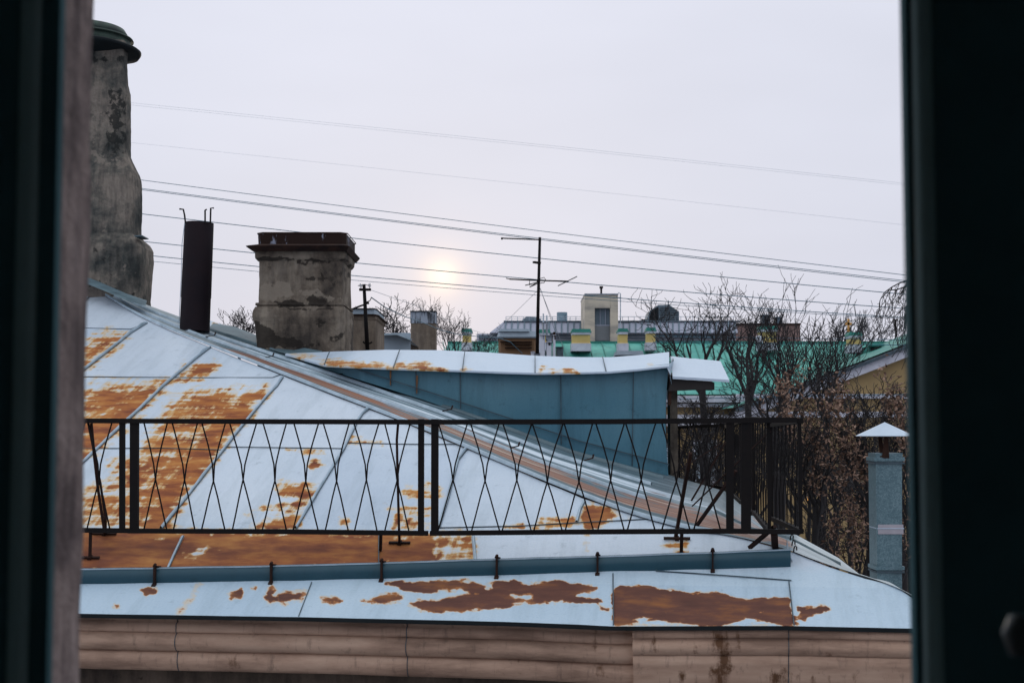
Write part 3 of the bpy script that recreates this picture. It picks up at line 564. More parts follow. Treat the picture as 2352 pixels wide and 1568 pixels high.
for (xa, ya), (xb, yb) in zip([(790, 838), (1010, 908), (1130, 947), (1330, 1012), (1537, 1066)], [(1010, 908), (1130, 947), (1330, 1012), (1537, 1066)]): m.beam(pt(xa, ya, 13.97), pt(xb, yb, 13.97), .012, .01)
m.build('flashing_line', M['seamdark'], FW)
rows = []
n = 90
for j in range(11):
    v = j / 10; r = []
    for i in range(n + 1):
        x = 655 + 882 * i / n; a = pt(x, lerp_tab(cb, x), 13.88 + .85 * max(0, min(1, (790 - x) / 110))); xo = 10 * (1 - i / n); b = pt(x + xo, lerp_tab(ct, x), 15.0)
        p = a.lerp(b, v); p.z += 0.012 * mnoise.noise(Vector((x * .01, v * 2, 0))) * math.sin(v * math.pi); r.append(p)
    rows.append(r)
mb = MB(); mb.grid(rows)
mb.grid([[p + Vector((0, 0.0, -0.018)) for p in rows[0]], rows[0]]); mb.grid([[p + Vector((0, 0.12, -0.018)) for p in rows[0]], [p + Vector((0, 0.0, -0.018)) for p in rows[0]]]); mb.grid([rows[-1], [p + Vector((0, .02, -.5)) for p in rows[-1]]])
CAP = mb.build('wall_cap', M['zincB'], B, True, {'rust': patches([([(745, 838), (760, 826), (800, 829), (880, 835), (905, 846), (745, 840)], .95, 5), ([(903, 846), (915, 832), (960, 834), (1010, 845), (1030, 850)], .95, 5), ([(1058, 852), (1060, 845), (1085, 848), (1085, 852)], .8, 4), ([(1230, 858), (1240, 844), (1270, 852), (1285, 858)], .85, 5), ([(1290, 858), (1300, 846), (1330, 856)], .75, 4), ([(665, 815), (700, 811), (720, 818), (760, 835), (700, 825)], .55, 6), ([(1490, 838), (1500, 834), (1500, 842)], .5, 4)]), 'dark': patches([], .15)}, 'sloping white sheet cap on the teal wall')
for a, b in (((745, 838), (757, 808)), ((903, 846), (918, 804)), ((1062, 850), (1068, 806)), ((1229, 856), (1229, 817)), ((1392, 853), (1384, 820))):
    m = MB(); m.beam(pt(*a, 13.88) + Vector((0, 0, .006)), pt(*b, 14.85) + Vector((0, 0, .006)), .008, .01); m.build('cap_seam', M['seamdark'], CAP)
M['rusty'] = simple('rust_run', (0.26, 0.12, 0.045), (0.16, 0.075, 0.035), 9, .9)
for x, y0, y1 in ((897, 849, 884), (958, 862, 903)):
    m = MB(); a = pt(x, y0, 13.978); b = pt(x - .5, y1, 13.978); c = a.lerp(b, .5); m.beam(a, c, .016, .006, UH); m.beam(c, b, .009, .006, UH); m.build('rusted_joint', M['rusty'], FW)
# curled corner and the separate right-hand cap
mb = MB(); mb.grid([[pt(1530, 840, 13.88), pt(1548, 828, 14.3), pt(1541, 806, 14.85)], [pt(1540, 862, 13.86), pt(1544, 845, 14.2), pt(1546, 822, 14.7)], [pt(1543, 884, 13.9), pt(1538, 868, 14.0), pt(1534, 850, 14.0)]])
mb.build('curled_sheet', M['seam'], CAP, True)
a, b, c, d = pt(1545, 864, 13.9), pt(1675, 872, 13.95), pt(1655, 829, 14.9), pt(1540, 818, 14.9)
mb = MB(); rows = []
for j in range(9):
    rows.append([a.lerp(b, i / 16).lerp(d.lerp(c, i / 16), j / 8) + Vector((0, 0, .006 * mnoise.noise(Vector((i * .4, j * .5, 8))))) for i in range(17)])
mb.grid(rows); mb.grid([[p - Vector((0, 0, .025)) for p in rows[0]], rows[0]]); mb.grid([[p - Vector((0, 0, .025)) for p in rows[-1]], [p - Vector((0, 0, .025)) for p in rows[0]]])
mb.grid([[r[-1] - Vector((0, 0, .025)) for r in rows], [r[-1] for r in rows]])
mb.build('eave_flap', M['zincB'], B, False, {'rust': patches([]), 'dark': patches([], 0)}, 'white sheet roof edge sagging past the teal wall')
mb = MB(); a, b = pt(1543, 868, 13.93), pt(1640, 878, 13.97); c, d = pt(1536, 898, 13.93), pt(1640, 894, 13.97); k = Vector((0.02, 1.3, 0.12))
mb.hexa([c, d, d + k, c + k, a, b, b + k, a + k]); mb.bpx(1624, 878, 1641, 895, 14.03, .2); mb.build('soffit', M['soffit'], B)
mb = MB(); mb.bpx(1541, 893, 1556, 1180, 14.35, 0.25); mb.build('masonry_pier', M['plaster'], B, False, {'dark': patches([], 0), 'light': patches([], 0)})
mb = MB(); mb.beam(pt(1541, 862, 13.97), pt(1538, 930, 13.97), .03, .02, UH); mb.build('rusty_edge', M['hood'], FW)
# ------------------------------------------------------------------ chimneys of the near building
def secs(lst, Y0, Yd, taper=1.0):     # lst: (y, xleft, xright) of the front face
    o = []
    for y, xl, xr in lst:
        a = pt(xl, y, Y0); b = pt(xr, y, Y0); gx = (a.x + b.x) / 2; h = (b.x - a.x) / 2; ex = h - (pt(lst[0][2], y, Y0).x - pt(lst[0][1], y, Y0).x) / 2
        o.append((a.z, gx, Y0 + Yd / 2, h, Yd / 2 + ex))
    return o
mb = MB(); mb.loft(secs([(905, 590, 792), (790, 588, 791), (745, 583, 791), (728, 577, 791), (712, 579, 791), (704, 584, 790), (703, 588, 787), (701, 588, 787), (700, 584.5, 790), (695, 585, 790), (694, 591.5, 786), (640, 592, 785), (600, 592, 786), (597, 588, 789), (592, 584, 793), (578, 584, 795), (575, 586, 794)], 15.3, 0.95), n=160, rough=0.008, sub=6, pw=0.10, seed=3)
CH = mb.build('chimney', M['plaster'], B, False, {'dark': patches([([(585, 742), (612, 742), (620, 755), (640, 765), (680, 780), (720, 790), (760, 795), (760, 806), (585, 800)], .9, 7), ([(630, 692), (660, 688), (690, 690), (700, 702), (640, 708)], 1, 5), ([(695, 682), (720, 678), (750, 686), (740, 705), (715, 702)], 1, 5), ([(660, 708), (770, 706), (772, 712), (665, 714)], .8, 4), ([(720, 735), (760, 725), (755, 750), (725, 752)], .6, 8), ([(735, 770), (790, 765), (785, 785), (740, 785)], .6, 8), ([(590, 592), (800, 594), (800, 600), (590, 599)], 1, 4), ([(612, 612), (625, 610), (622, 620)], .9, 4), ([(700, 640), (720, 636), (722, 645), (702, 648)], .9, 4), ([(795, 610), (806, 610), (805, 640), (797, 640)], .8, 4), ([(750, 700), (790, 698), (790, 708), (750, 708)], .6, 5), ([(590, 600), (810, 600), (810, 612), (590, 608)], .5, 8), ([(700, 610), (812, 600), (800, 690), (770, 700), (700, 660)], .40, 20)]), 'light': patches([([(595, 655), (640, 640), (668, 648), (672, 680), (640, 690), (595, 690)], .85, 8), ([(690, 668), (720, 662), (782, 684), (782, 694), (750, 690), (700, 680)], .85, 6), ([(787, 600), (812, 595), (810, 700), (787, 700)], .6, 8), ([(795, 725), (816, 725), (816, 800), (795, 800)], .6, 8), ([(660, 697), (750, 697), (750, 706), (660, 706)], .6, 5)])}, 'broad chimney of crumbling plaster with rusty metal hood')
mb = MB(); mb.loft(secs([(577, 586, 795), (567, 566, 801), (565, 565, 802), (560, 590, 794)], 15.2, 1.08), n=80, pw=0.04); mb.build('hood_flange', M['hood'], CH)
mb = MB(); mb.loft(secs([(562, 592, 794), (535, 591, 794)], 15.3, 0.95), n=80, pw=0.05, capt=False, sub=4); mb.loft(secs([(536, 592, 793), (558, 592, 793)], 15.32, 0.9), n=80, pw=0.05); mb.build('hood', M['hoodp'], CH)
mb = MB()
for sx in (0, 1):
    q = secs([(536, 588, 797), (533, 588, 797)], 15.29, .97)
mb.loft(q, n=40, pw=.05, capt=False); mb.build('hood_rim', M['hood'], CH)
# tall stack at the left edge
prof = [(760, 60, 338), (690, 70, 335), (640, 72, 339), (600, 74, 342), (575, 74, 342), (560, 76, 335), (548, 84, 322), (543, 88, 317), (480, 90, 319), (412, 92, 318), (400, 93, 315), (380, 100, 306), (360, 108, 298), (300, 110, 297), (215, 110, 297), (195, 112, 292), (150, 116, 290), (130, 116, 291), (100, 116, 292)]
tsec = [(z, cx_, cy_ - .45, hx_, hy_) for z, cx_, cy_, hx_, hy_ in secs(prof, 17.25, .8)]
mb = MB(); mb.loft(tsec, n=160, rough=0.009, sub=8, pw=0.16, seed=11)
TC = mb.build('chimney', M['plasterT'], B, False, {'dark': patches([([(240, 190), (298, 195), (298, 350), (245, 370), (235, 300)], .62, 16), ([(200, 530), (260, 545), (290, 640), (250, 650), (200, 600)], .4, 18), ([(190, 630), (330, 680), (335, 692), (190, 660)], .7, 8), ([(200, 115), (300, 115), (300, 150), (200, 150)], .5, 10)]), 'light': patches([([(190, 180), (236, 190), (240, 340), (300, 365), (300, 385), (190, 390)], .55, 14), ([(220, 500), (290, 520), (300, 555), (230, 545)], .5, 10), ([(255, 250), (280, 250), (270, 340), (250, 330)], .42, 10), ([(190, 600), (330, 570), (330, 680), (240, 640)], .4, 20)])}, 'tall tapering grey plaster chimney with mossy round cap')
cx = pt(205, 90, 17.5)
def ring(m, z0, z1, r0, r1, c, tilt=0.0, n=48, yy=0.5):
    vs = []
    for z, r in ((z0, r0), (z1, r1)):
        for k in range(n):
            a = 2 * math.pi * k / n; x = r * math.cos(a); y = r * yy * math.sin(a) * 2; vs.append((c.x + x, c.y + y, z + tilt * x))
    m.add(vs, [(k, (k + 1) % n, n + (k + 1) % n, n + k) for k in range(n)] + [tuple(range(n - 1, -1, -1)), tuple(n + k for k in range(n))])
zt = pt(200, 95, 17.5).z
mb = MB(); ring(mb, zt - 0.09, zt + 0.03, .50, .505, cx, -.03); ring(mb, zt + .03, zt + .05, .54, .53, cx, -.03); ring(mb, zt + .05, zt + .16, .50, .43, cx, -.03); mb.build('round_cap', M['greencap'], TC, True)
zd = pt(333, 113, 17.3).z
mb = MB(); n_ = 60; vs = []
for rr_0, dz_ in ((.30, -.07), (.55, -.035), (.665, -.03), (.685, 0.0), (.66, .02), (.40, .05)):
    for k in range(n_):
        a = 2 * math.pi * k / n_; wv_ = .012 * mnoise.noise(Vector((math.cos(a) * 1.7, math.sin(a) * 1.7, 4))) * (rr_0 > .5) * 2; vs.append((cx.x + rr_0 * math.cos(a), cx.y - .2 + rr_0 * math.sin(a), zd + dz_ + wv_ - .03 * math.cos(a)))
mb.add(vs, [(q * n_ + k, q * n_ + (k + 1) % n_, (q + 1) * n_ + (k + 1) % n_, (q + 1) * n_ + k) for q in range(5) for k in range(n_)]); mb.build('brim', M['black'], TC, True)
mb = MB(); mb.beam(pt(316, 546, 16.95), pt(334, 545, 16.95), .3, .012); mb.build('ledge_tin', M['flash'], TC)
# lead flashing at the foot of the tall stack
mb = MB(); mb.grid([[pt(190, 632, 16.9), pt(240, 655, 16.6), pt(290, 676, 16.4), pt(337, 692, 16.2)], [pt(190, 648, 16.7), pt(240, 668, 16.4), pt(290, 690, 16.2), pt(334, 703, 16.0)]]); mb.grid([[pt(190, 628, 17.0), pt(240, 652, 16.8), pt(290, 674, 16.6), pt(337, 690, 16.4)], [pt(190, 640, 16.8), pt(240, 661, 16.5), pt(290, 682, 16.3), pt(336, 697, 16.1)]]); mb.build('stack_flashing', M['flash'], B)
# flashing and lifted sheet between the stacks
mb = MB(); mb.grid([[pt(490, 742, 16.6), pt(540, 750, 16.5), pt(585, 768, 16.3), pt(640, 788, 15.6), (pt(740, 806, 15.1))], [pt(480, 752, 16.3), pt(540, 772, 16.0), pt(590, 792, 15.5), pt(640, 808, 15.1), pt(735, 832, 14.8)]]); mb.build('stack_flashing', M['flash'], B)
mb = MB(); rr = []
for j in range(7):
    rr.append([pt(478 + 108 * i / 14 - j * 2, 734 + (37 * i / 14) + j * 2.6 - 3 * math.sin(j / 6 * math.pi), 16.9 - .06 * j + .01 * i) for i in range(15)])
mb.grid(rr); mb.build('lifted_sheet', M['zincB'], B, True, {'rust': patches([([(488, 742), (500, 745), (500, 748), (488, 748)], .6, 3)]), 'dark': patches([], 0)})
# dark steel flue
mb = MB(); a = pt(447, 760, 15.75); b = pt(457.5, 512, 15.75)
mb.tube([a, a.lerp(b, .3), a.lerp(b, .31), b], [.165, .162, .166, .160], 28, cap=False); mb.tube([b - Vector((0, 0, .03)), b - Vector((0, 0, .5))], [.15, .15], 28)
FL = mb.build('flue_pipe', M['flue'], B, True, None, 'dark round steel flue with bent wire stays on its rim')
for x, pts_ in ((424, [(426, 513), (424, 495), (421, 481), (412, 480)]), (472, [(471, 513), (471, 483), (475, 481)]), (484, [(483, 513), (484, 478), (491, 478)])):
    m = MB(); m.tube([pt(*q, 15.62) for q in pts_], .010, 6); m.build('wire_stay', M['iron'], FL)
m = MB(); m.tube([pt(424, 512, 15.62), pt(418, 560, 15.6), pt(416, 640, 15.6), pt(411, 742, 15.7)], .004, 4); m.build('lead_wire', M['wireP'], FL)

# ------------------------------------------------------------------ railing
RA = empty('roof_railing', (0, 10, 10), 'long black iron roof railing with crossed lattice rods along the eave', 'railing')
def rp(x, y):
    return onplane(x, y, Vector((0, 10.0, EYE)), UH)
def rz(x, z):
    p = rp(x, 990); return Vector((p.x, p.y, z))
T0 = [(-330, 962), (190, 966), (640, 968), (1000, 969), (1400, 968), (1830, 964)]; B0 = [(-330, 1212), (190, 1217), (640, 1220), (975, 1224), (1300, 1221), (1690, 1219), (1838, 1221)]
m = MB()
for (xa, ya), (xb, yb) in zip(T0, T0[1:]): m.beam(rp(xa, ya), rp(xb, yb), .045, .036)
m.build('top_rail', M['iron'], RA)
for seg in ([(-330, 1212), (190, 1217), (296, 1218)], [(296, 1218.5), (640, 1220), (983, 1224)], [(988, 1224), (1300, 1221), (1690, 1219), (1838, 1221)]):
    m = MB()
    for (xa, ya), (xb, yb) in zip(seg, seg[1:]): m.beam(rp(xa, ya), rp(xb, yb), .035, .034)
    m.build('bottom_rail', M['iron'], RA)
for x, wd in ((281, 12), (309, 20), (967.5, 13), (999, 16), (1677, 17), (1714, 22)):
    m = MB(); m.beam(rp(x, 962), rp(x - .5, 1222), wd / FP * 10.05, .03, UH); m.build('post', M['iron'], RA)
def lattice(x, cy=1101, hw=34, seed=0):
    rn = random.Random(int(x)); m = MB(); j = lambda: rn.uniform(-3, 3)
    ta, tb = x - hw + j(), x + hw + j(); ba, bb = x - hw + 2 + j(), x + hw - 2 + j(); c = x + j() * .3; cy += j()
    bow = rn.uniform(1, 3.5)
    for (t, b, s, o) in ((ta, bb, 1, 0), (tb, ba, -1, .008)):
        P = [(t, 970), (t + (c - t) * .42 + s * bow, 1022), (t + (c - t) * .78 + s * bow, 1066), (c - s * .8, cy), (c + (b - c) * .3 + s * 1, 1140), (c + (b - c) * .7, 1185), (b, 1220)]
        m.tube([rp(*q) - UH * o for q in P], .0058, 6)
    m.build('crossed_rods', M['iron'], RA, True)
for x in (-180, -110, -40, 30, 100, 165, 228, 358, 424, 490, 559, 631, 702, 773, 841, 912, 1041, 1114, 1187, 1258, 1330, 1403, 1472, 1553, 1623): lattice(x, hw=29 if x < 1000 else 34)
# legs, braces and feet
def foot(x, y, w_=34):
    p = F(x, y, .012); m = MB(); m.beam(p - EV * w_ / 2 / FP * 10.3, p + EV * w_ / 2 / FP * 10.3, .02, .014, NF); m.beam(p - EV * .014, p + EV * .014, .04, .022, NF); m.build('foot_plate', M['darkiron'], RA); return p
def leg(xt, yt, xb, yb, r=.0075, ft=None):
    p = foot(xb, yb, ft) if ft else F(xb, yb, .004); m = MB(); m.beam(rp(xt, yt), p, r * 2, r * 2, UH); m.build('leg', M['darkiron'], RA)
leg(208, 1220, 207, 1283, .009, 46); leg(875, 1224, 874, 1264, .009); leg(1566, 1220, 1565, 1270, .012); leg(1778, 1222, 1780, 1256, .022)
def brace(pts_, r, ft=None):
    m = MB(); W = [rp(*q) + UH * .02 for q in pts_[:-1]]; p = foot(*pts_[-1], ft) if ft else F(*pts_[-1], .005); W.append(p); m.tube(W, r, 6); m.build('brace', M['darkiron'], RA)
brace([(207, 972), (213, 1040), (222, 1120), (236, 1212), (240, 1228)], .011, 60); brace([(200, 972), (228, 1110), (240, 1195), (243, 1226)], .009)
brace([(913, 972), (910, 1010), (912, 1100), (915, 1212), (918, 1249)], .010, 50)
foot(1555, 1239, 60)
m = MB(); m.beam(rp(1586, 1040), F(1552, 1236, .01), .022, .022); m.build('brace', M['darkiron'], RA)
# side run going away along the other eave, crooked and dense
SR = empty('roof_railing', (2, 13, 10), 'black iron side railing running away from the front corner over the streaky side roof', 'railing')
zt_, zb_ = rp(1830, 966).z, rp(1700, 1219).z
def run(P0, P1, zt0, zb0, zt1, zb1, nx=11, first=True):
    P0 = Vector(P0); P1 = Vector(P1); d = (P1 - P0).normalized()
    f = lambda t, h: Vector((*(P0.lerp(P1, t)), (zb0 + (zb1 - zb0) * t) * (1 - h) + (zt0 + (zt1 - zt0) * t) * h))
    m = MB(); m.beam(f(0, 1), f(1, 1), .045, .036); m.build('top_rail', M['iron'], SR)
    m = MB(); m.beam(f(0, 0), f(1, 0), .035, .034); m.build('bottom_rail', M['iron'], SR)
    for t in (0.01, .99): m = MB(); m.beam(f(t, 0), f(t, 1), .024, .03, UH); m.build('post', M['iron'], SR)
    for k in range(nx):
        m = MB(); a = .04 + .92 * k / nx; b = .04 + .92 * (k + 1) / nx; c = (a + b) / 2
        m.tube([f(a, 1), f(a + (c - a) * .8, .62), f(c, .5), f(b - (b - c) * .3, .3), f(b, 0)], .0042, 5); m.tube([f(b, 1), f(b - (b - c) * .8, .62), f(c, .5), f(a + (c - a) * .3, .3), f(a, 0)], .0042, 5)
        m.build('crossed_rods', M['iron'], SR)
q0 = Vector((1.76, 9.78)); dr = Vector((math.sin(math.radians(6.3)), math.cos(math.radians(6.3))))
for k in range(4):
    a = q0 + dr * (1.85 * k + .04 * k); sag = (0, .03, .02, 0, -.02)
    run(a, a + dr * 1.82, zt_ + sag[k], zb_ + sag[k] * .4, zt_ + sag[k + 1], zb_ + sag[k + 1], 6)
a = q0 + dr * 7.4; run(a, a + Vector((-.45, 1.0)), zt_, zb_ + .0, zt_ - .02, zb_ + .04, 6)
q1 = Vector((1.97, 9.75)); d1 = Vector((math.sin(math.radians(4.0)), math.cos(math.radians(4.0))))
run(q1, q1 + d1 * 1.8, zt_, zb_, zt_ - .02, zb_ - .02, 7)
for A_, B_, r in (((1.60, 10.2, 11.72), (1.32, 10.5, 11.26), .013), ((1.95, 13.0, 11.9), (1.62, 13.2, 11.30), .009), ((1.8, 9.8, 11.35), (1.66, 10.0, 11.19), .016), ((1.78, 9.82, 12.0), (1.45, 11.5, 11.4), .005), ((1.7, 11.6, 11.9), (1.5, 13.3, 11.6), .006), ((2.2, 14.5, 11.35), (2.2, 14.5, 11.1), .02), ((2.05, 12.5, 11.3), (2.05, 12.5, 11.0), .016)):
    m = MB(); m.beam(A_, B_, r * 2, r * 1.4); m.build('brace', M['darkiron'], SR)

# ------------------------------------------------------------------ roof clutter behind: neighbouring building
NB = empty('apartment_building', (-1, 24, 0), 'neighbouring building behind the teal wall with small hooded chimneys and a blue sheet roof', 'building')
def small_stack(body, hood, Y, Yd, hm, flange=True, bm='plasterS', cap_over=2):
    mb = MB(); mb.loft(secs(body, Y, Yd), n=64, rough=.006, sub=3, pw=.08, seed=Y); c = mb.build('chimney', M[bm], NB, True, {'dark': patches([], 0), 'light': patches([], 0)})
    mb = MB(); mb.loft(secs(hood, Y, Yd), n=48, pw=.05, sub=2); mb.build('hood', M[hm], c)
    q = hood[-1]; mb = MB(); mb.loft(secs([(q[0] + 1.5, q[1] - 1, q[2] + 1), (q[0] - .5, q[1] - 1, q[2] + 1)], Y - .03, Yd + .06), n=40, pw=.05); mb.build('hood_rim', M['black'], c); return c
c = small_stack([(840, 800, 863), (740, 802, 863), (735, 802, 863), (733, 801, 865), (724, 800, 866), (722, 800, 866)], [(721, 802, 863), (708, 802, 863)], 19.5, 1.4, 'hoodb'); c['label'] = 'low stack with pale blue-grey hood beside the broad chimney'
mb = MB(); mb.loft(secs([(725, 799, 868), (722, 798, 869)], 19.45, 1.5), n=40, pw=.05); mb.build('hood_flange', M['hood'], c)
c = small_stack([(840, 942, 1000), (740, 943, 1000)], [(742, 942, 1001), (714, 942, 1001)], 25, .5, 'hoods'); c['label'] = 'slim plaster chimney with paint-streaked hood'
mb = MB(); a = [(878, 771), (915, 770), (943, 781), (943, 830), (878, 830)]; f_ = [pt(*q, 23) for q in a]; bk = [q + Vector((0, 4, 0)) for q in f_]
mb.add(f_ + bk, [(0, 1, 2, 3, 4), (0, 5, 6, 1), (1, 6, 7, 2)]); mb.build('gable_wall', M['hoodb'], NB, False, None, 'blue-grey metal gable between the two small chimneys')
mb = MB(); mb.beam(pt(876, 769, 22.9), pt(914, 768, 22.9), .3, .03); mb.beam(pt(914, 768, 22.9), pt(944, 780, 22.9), .3, .03); mb.build('gable_trim', M['seam'], NB)
mb = MB(); mb.bpx(916, 764, 942, 790, 27, 2); mb.build('roof_box', M['hoodb'], NB)
mb = MB(); mb.bpx(700, 835, 1530, 1100, 16.6, .3); mb.box(-3.2, 1.8, 16.9, 30, 0, 12.6); mb.build('wall', M['wall'], NB, False, {'dark': patches([], 0), 'light': patches([], 0)})
# brown roof block with vents
mb = MB(); mb.loft(secs([(830, 1145, 1232), (776, 1145, 1232)], 30, 1.2), n=48, pw=.05, rough=.01, sub=3); BK = mb.build('chimney', simple('ochre_brick', (0.20, 0.115, 0.062), (0.14, 0.08, 0.045), 2.5, .9), NB, False, None, 'wide ochre chimney block with grey sheet top behind the antenna mast')
mb = MB(); mb.loft(secs([(776, 1143, 1236), (773, 1141, 1238), (760, 1146, 1236)], 29.95, 1.3), n=48, pw=.05); mb.loft(secs([(761, 1145, 1218), (755, 1146, 1217)], 29.9, 1.3), n=48, pw=.05); mb.build('hood', M['hoodb'], BK)
for y0, y1 in ((783, 785), (789, 791), (797, 799)):
    mb = MB(); mb.bpx(1160 if y0 > 784 else 1148, y0, 1222, y1, 29.9, .1); mb.build('rib', M['hood'], BK)
M['white'] = simple('white_box', (0.60, 0.63, 0.72), (0.50, 0.53, 0.62), 2, .6)
M['greyb'] = simple('grey_box', (0.26, 0.30, 0.36), (0.17, 0.20, 0.25), 2, .6)
for (x0, y0, x1, y1, m_) in ((1239, 768, 1252, 816, 'white'), (1255, 785, 1267, 816, 'white'), (1256, 770, 1268, 783, 'greyb'), (1270, 769, 1276, 812, 'white'), (1278, 796, 1294, 812, 'seamdark'), (1220, 807, 1228, 816, 'white'), (1228, 810, 1240, 816, 'greyb'), (1246, 740, 1250, 770, 'greyb'), (1254, 738, 1259, 770, 'greyb'), (1272, 762, 1276, 770, 'hood')):
    mb = MB(); mb.loft(secs([(y1 + 10, x0, x1), (y0, x0, x1)], 29, .3), n=24, pw=.1); mb.loft(secs([(y0 + 1, x0 - 1, x1 + 1), (y0, x0 - 1, x1 + 1)], 28.95, .4), n=24, pw=.1); mb.build('vent_box', M[m_], NB)
for x, y in ((1248, 720), (1256, 724)):
    m = MB(); m.tube([pt(x, 745, 29), pt(x, y, 29)], .015, 5); m.build('rod', M['wireP'], NB)
# ------------------------------------------------------------------ antenna
AN = empty('antenna', pt(1235, 812, 22), 'tall thin television antenna mast with crosswise elements behind the white parapet cap', 'antenna')
Ya = 22
m = MB(); m.tube([pt(1234, 812, Ya), pt(1236, 700, Ya), pt(1240, 545, Ya)], [.028, .026, .022], 10); m.build('mast', M['iron'], AN, True)
m = MB(); m.tube([pt(1241, 550.5, Ya), pt(1152, 547, Ya)], .011, 6); m.tube([pt(1153, 545.5, Ya), pt(1153, 550, Ya)], .018, 6); m.build('upper_boom', M['iron'], AN)
m = MB()
for k in range(14): 
    x = 1160 + k * 5.6; p = pt(x, 548 + k * .2, Ya); m.tube([p - Vector((0.004, .12, .01)), p + Vector((0.004, .12, .01))], .006, 4)
m.build('short_elements', M['iron'], AN)
m = MB(); m.tube([pt(1170, 641, Ya), pt(1238, 644, Ya), pt(1306, 646, Ya)], .012, 6); m.build('lower_boom', M['iron'], AN)
for a, b in (((1282, 656), (1325, 635)), ((1207, 655), (1235, 648)), ((1217, 659), (1235, 651)), ((1163, 639), (1172, 641))):
    m = MB(); m.tube([pt(*a, Ya - .3), pt(*b, Ya + .3)], .008, 5); m.build('element', M['iron'], AN)
m = MB(); m.tube([pt(1217, 642, Ya), pt(1216, 655, Ya), pt(1222, 655, Ya), pt(1236, 648, Ya)], .006, 5); m.tube([pt(1240, 640, Ya), pt(1250, 637, Ya), pt(1253, 642, Ya), pt(1250, 649, Ya), pt(1238, 651, Ya)], .006, 5); m.build('loop', M['iron'], AN)
m = MB(); m.beam(pt(1226, 602, Ya - .1), pt(1240, 604, Ya), .05, .03); m.build('clamp', M['iron'], AN); m = MB(); m.bpx(1233, 641, 1240, 647, Ya - .05, .1); m.build('clamp', M['iron'], AN)
for a, b in (((1238, 664), (1100, 800)), ((1241, 664), (1295, 800)), ((1241, 662), (1278, 770))):
    m = MB(); m.tube([pt(*a, Ya), pt(*b, Ya + 2)], .004, 4); m.build('guy_wire', M['wireP'], AN)
# ------------------------------------------------------------------ utility pole
UPo = empty('utility_pole', pt(843, 806, 17.6), 'short dark utility pole with two white insulators beside the broad chimney', 'utility pole'); Yp = 17.6
m = MB(); m.tube([pt(844, 806, Yp), pt(840, 730, Yp), pt(836, 653, Yp)], [.027, .024, .02], 8); m.build('pole', M['iron'], UPo, True)
m = MB(); m.beam(pt(825, 665, Yp - .03), pt(852, 665, Yp - .03), .03, .03); m.build('crossarm', M['iron'], UPo)
M['porc'] = simple('porcelain', (0.55, 0.55, 0.58), (0.35, 0.36, 0.38), 20, .3)
for x in (829, 849):
    m = MB(); p = pt(x, 662, Yp - .03); m.tube([p, p + Vector((0, 0, .02)), p + Vector((0, 0, .021)), p + Vector((0, 0, .045)), p + Vector((0, 0, .046)), p + Vector((0, 0, .06))], [.006, .006, .018, .016, .02, .012], 10); m.build('insulator', M['porc'], UPo)
m = MB(); m.tube([pt(834, 784, Yp), pt(837, 788, Yp), pt(844, 789, Yp), pt(850, 788, Yp), pt(855, 785, Yp)], .012, 6); m.build('cleat', M['iron'], UPo)
m = MB(); m.bpx(838, 692, 846, 697, Yp - .05, .1); m.tube([pt(842, 694, Yp), pt(850, 690, Yp), pt(853, 683, Yp)], .006, 5); m.build('cable_hook', M['iron'], UPo); m = MB(); m.tube([pt(838, 699, Yp), pt(826, 703, Yp), pt(808, 710, Yp)], .012, 5); m.build('side_arm', M['iron'], UPo); m = MB(); m.tube([pt(828, 657, Yp), pt(822, 656, Yp), pt(838, 653, Yp), pt(847, 656, Yp)], .004, 4); m.build('jumper_wire', M['iron'], UPo)

# ------------------------------------------------------------------ overhead lines
def wire(pts_, Y0, Y1, r, mat, lab, grp='overhead lines crossing the sky'):
    n = len(pts_); X = [p[0] for p in pts_]; yy = [p[1] for p in pts_]
    co = np.polyfit(X, yy, min(2, n - 1)); P = []
    for i in range(41):
        x = X[0] + (X[-1] - X[0]) * i / 40; P.append(pt(x, float(np.polyval(co, x)), Y0 + (Y1 - Y0) * i / 40))
    m = MB(); m.tube(P, r, 5); o = m.build('power_line', M[mat], None); tag(o, lab, 'cable', grp)
wire([(-200, 188), (300, 235), (1176, 326), (2090, 423), (2500, 467)], 40, 34, .003, 'wireP', 'faint pale cable, topmost of all the lines crossing the sky')
wire([(-200, 193), (300, 240), (1176, 331), (2090, 427), (2500, 471)], 40, 34, .0026, 'wireP', 'faint pale cable just under the topmost one and almost touching it')
wire([(-200, 277), (300, 325), (1100, 413), (2085, 518), (2500, 562)], 40, 34, .0026, 'wireP', 'single faint pale cable between the topmost pair and the dark lines')
wire([(-200, 345), (318, 410), (1103, 514.5), (1608, 576), (2094, 633), (2500, 680)], 32, 28, .007, 'wire', 'uppermost of the dark cables, leaving the tall chimney above the close pair')
wire([(-200, 365), (318, 429), (1057, 525), (1608, 594), (2094, 645), (2500, 690)], 32, 28, .007, 'wire', 'upper strand of the close dark pair passing the antenna top')
wire([(-200, 368), (318, 432), (1057, 528), (1608, 597), (2094, 648.5), (2500, 694)], 32, 28, .007, 'wire', 'lower strand of the close dark pair passing the antenna top')
wire([(-200, 430), (318, 485), (1057, 575), (1608, 633), (2094, 678), (2500, 712)], 32, 28, .0085, 'wire', 'dark cable running behind the rusty hood top of the broad chimney')
wire([(-200, 500), (330, 547), (1057, 629), (1608, 676), (2094, 709), (2500, 735)], 32, 28, .0085, 'wire', 'dark cable brushing the sun glow and the lower antenna boom')
wire([(-200, 530), (345, 580), (1057, 656.5), (1608, 701), (2094, 731), (2500, 750)], 32, 28, .0085, 'wire', 'dark cable just below the sun glow')
wire([(-200, 545), (345, 592), (1057, 666), (1608, 707), (2094, 733), (2500, 750)], 32, 28, .0055, 'wire', 'thin dark cable, lowest of those crossing in front of the broad chimney line')
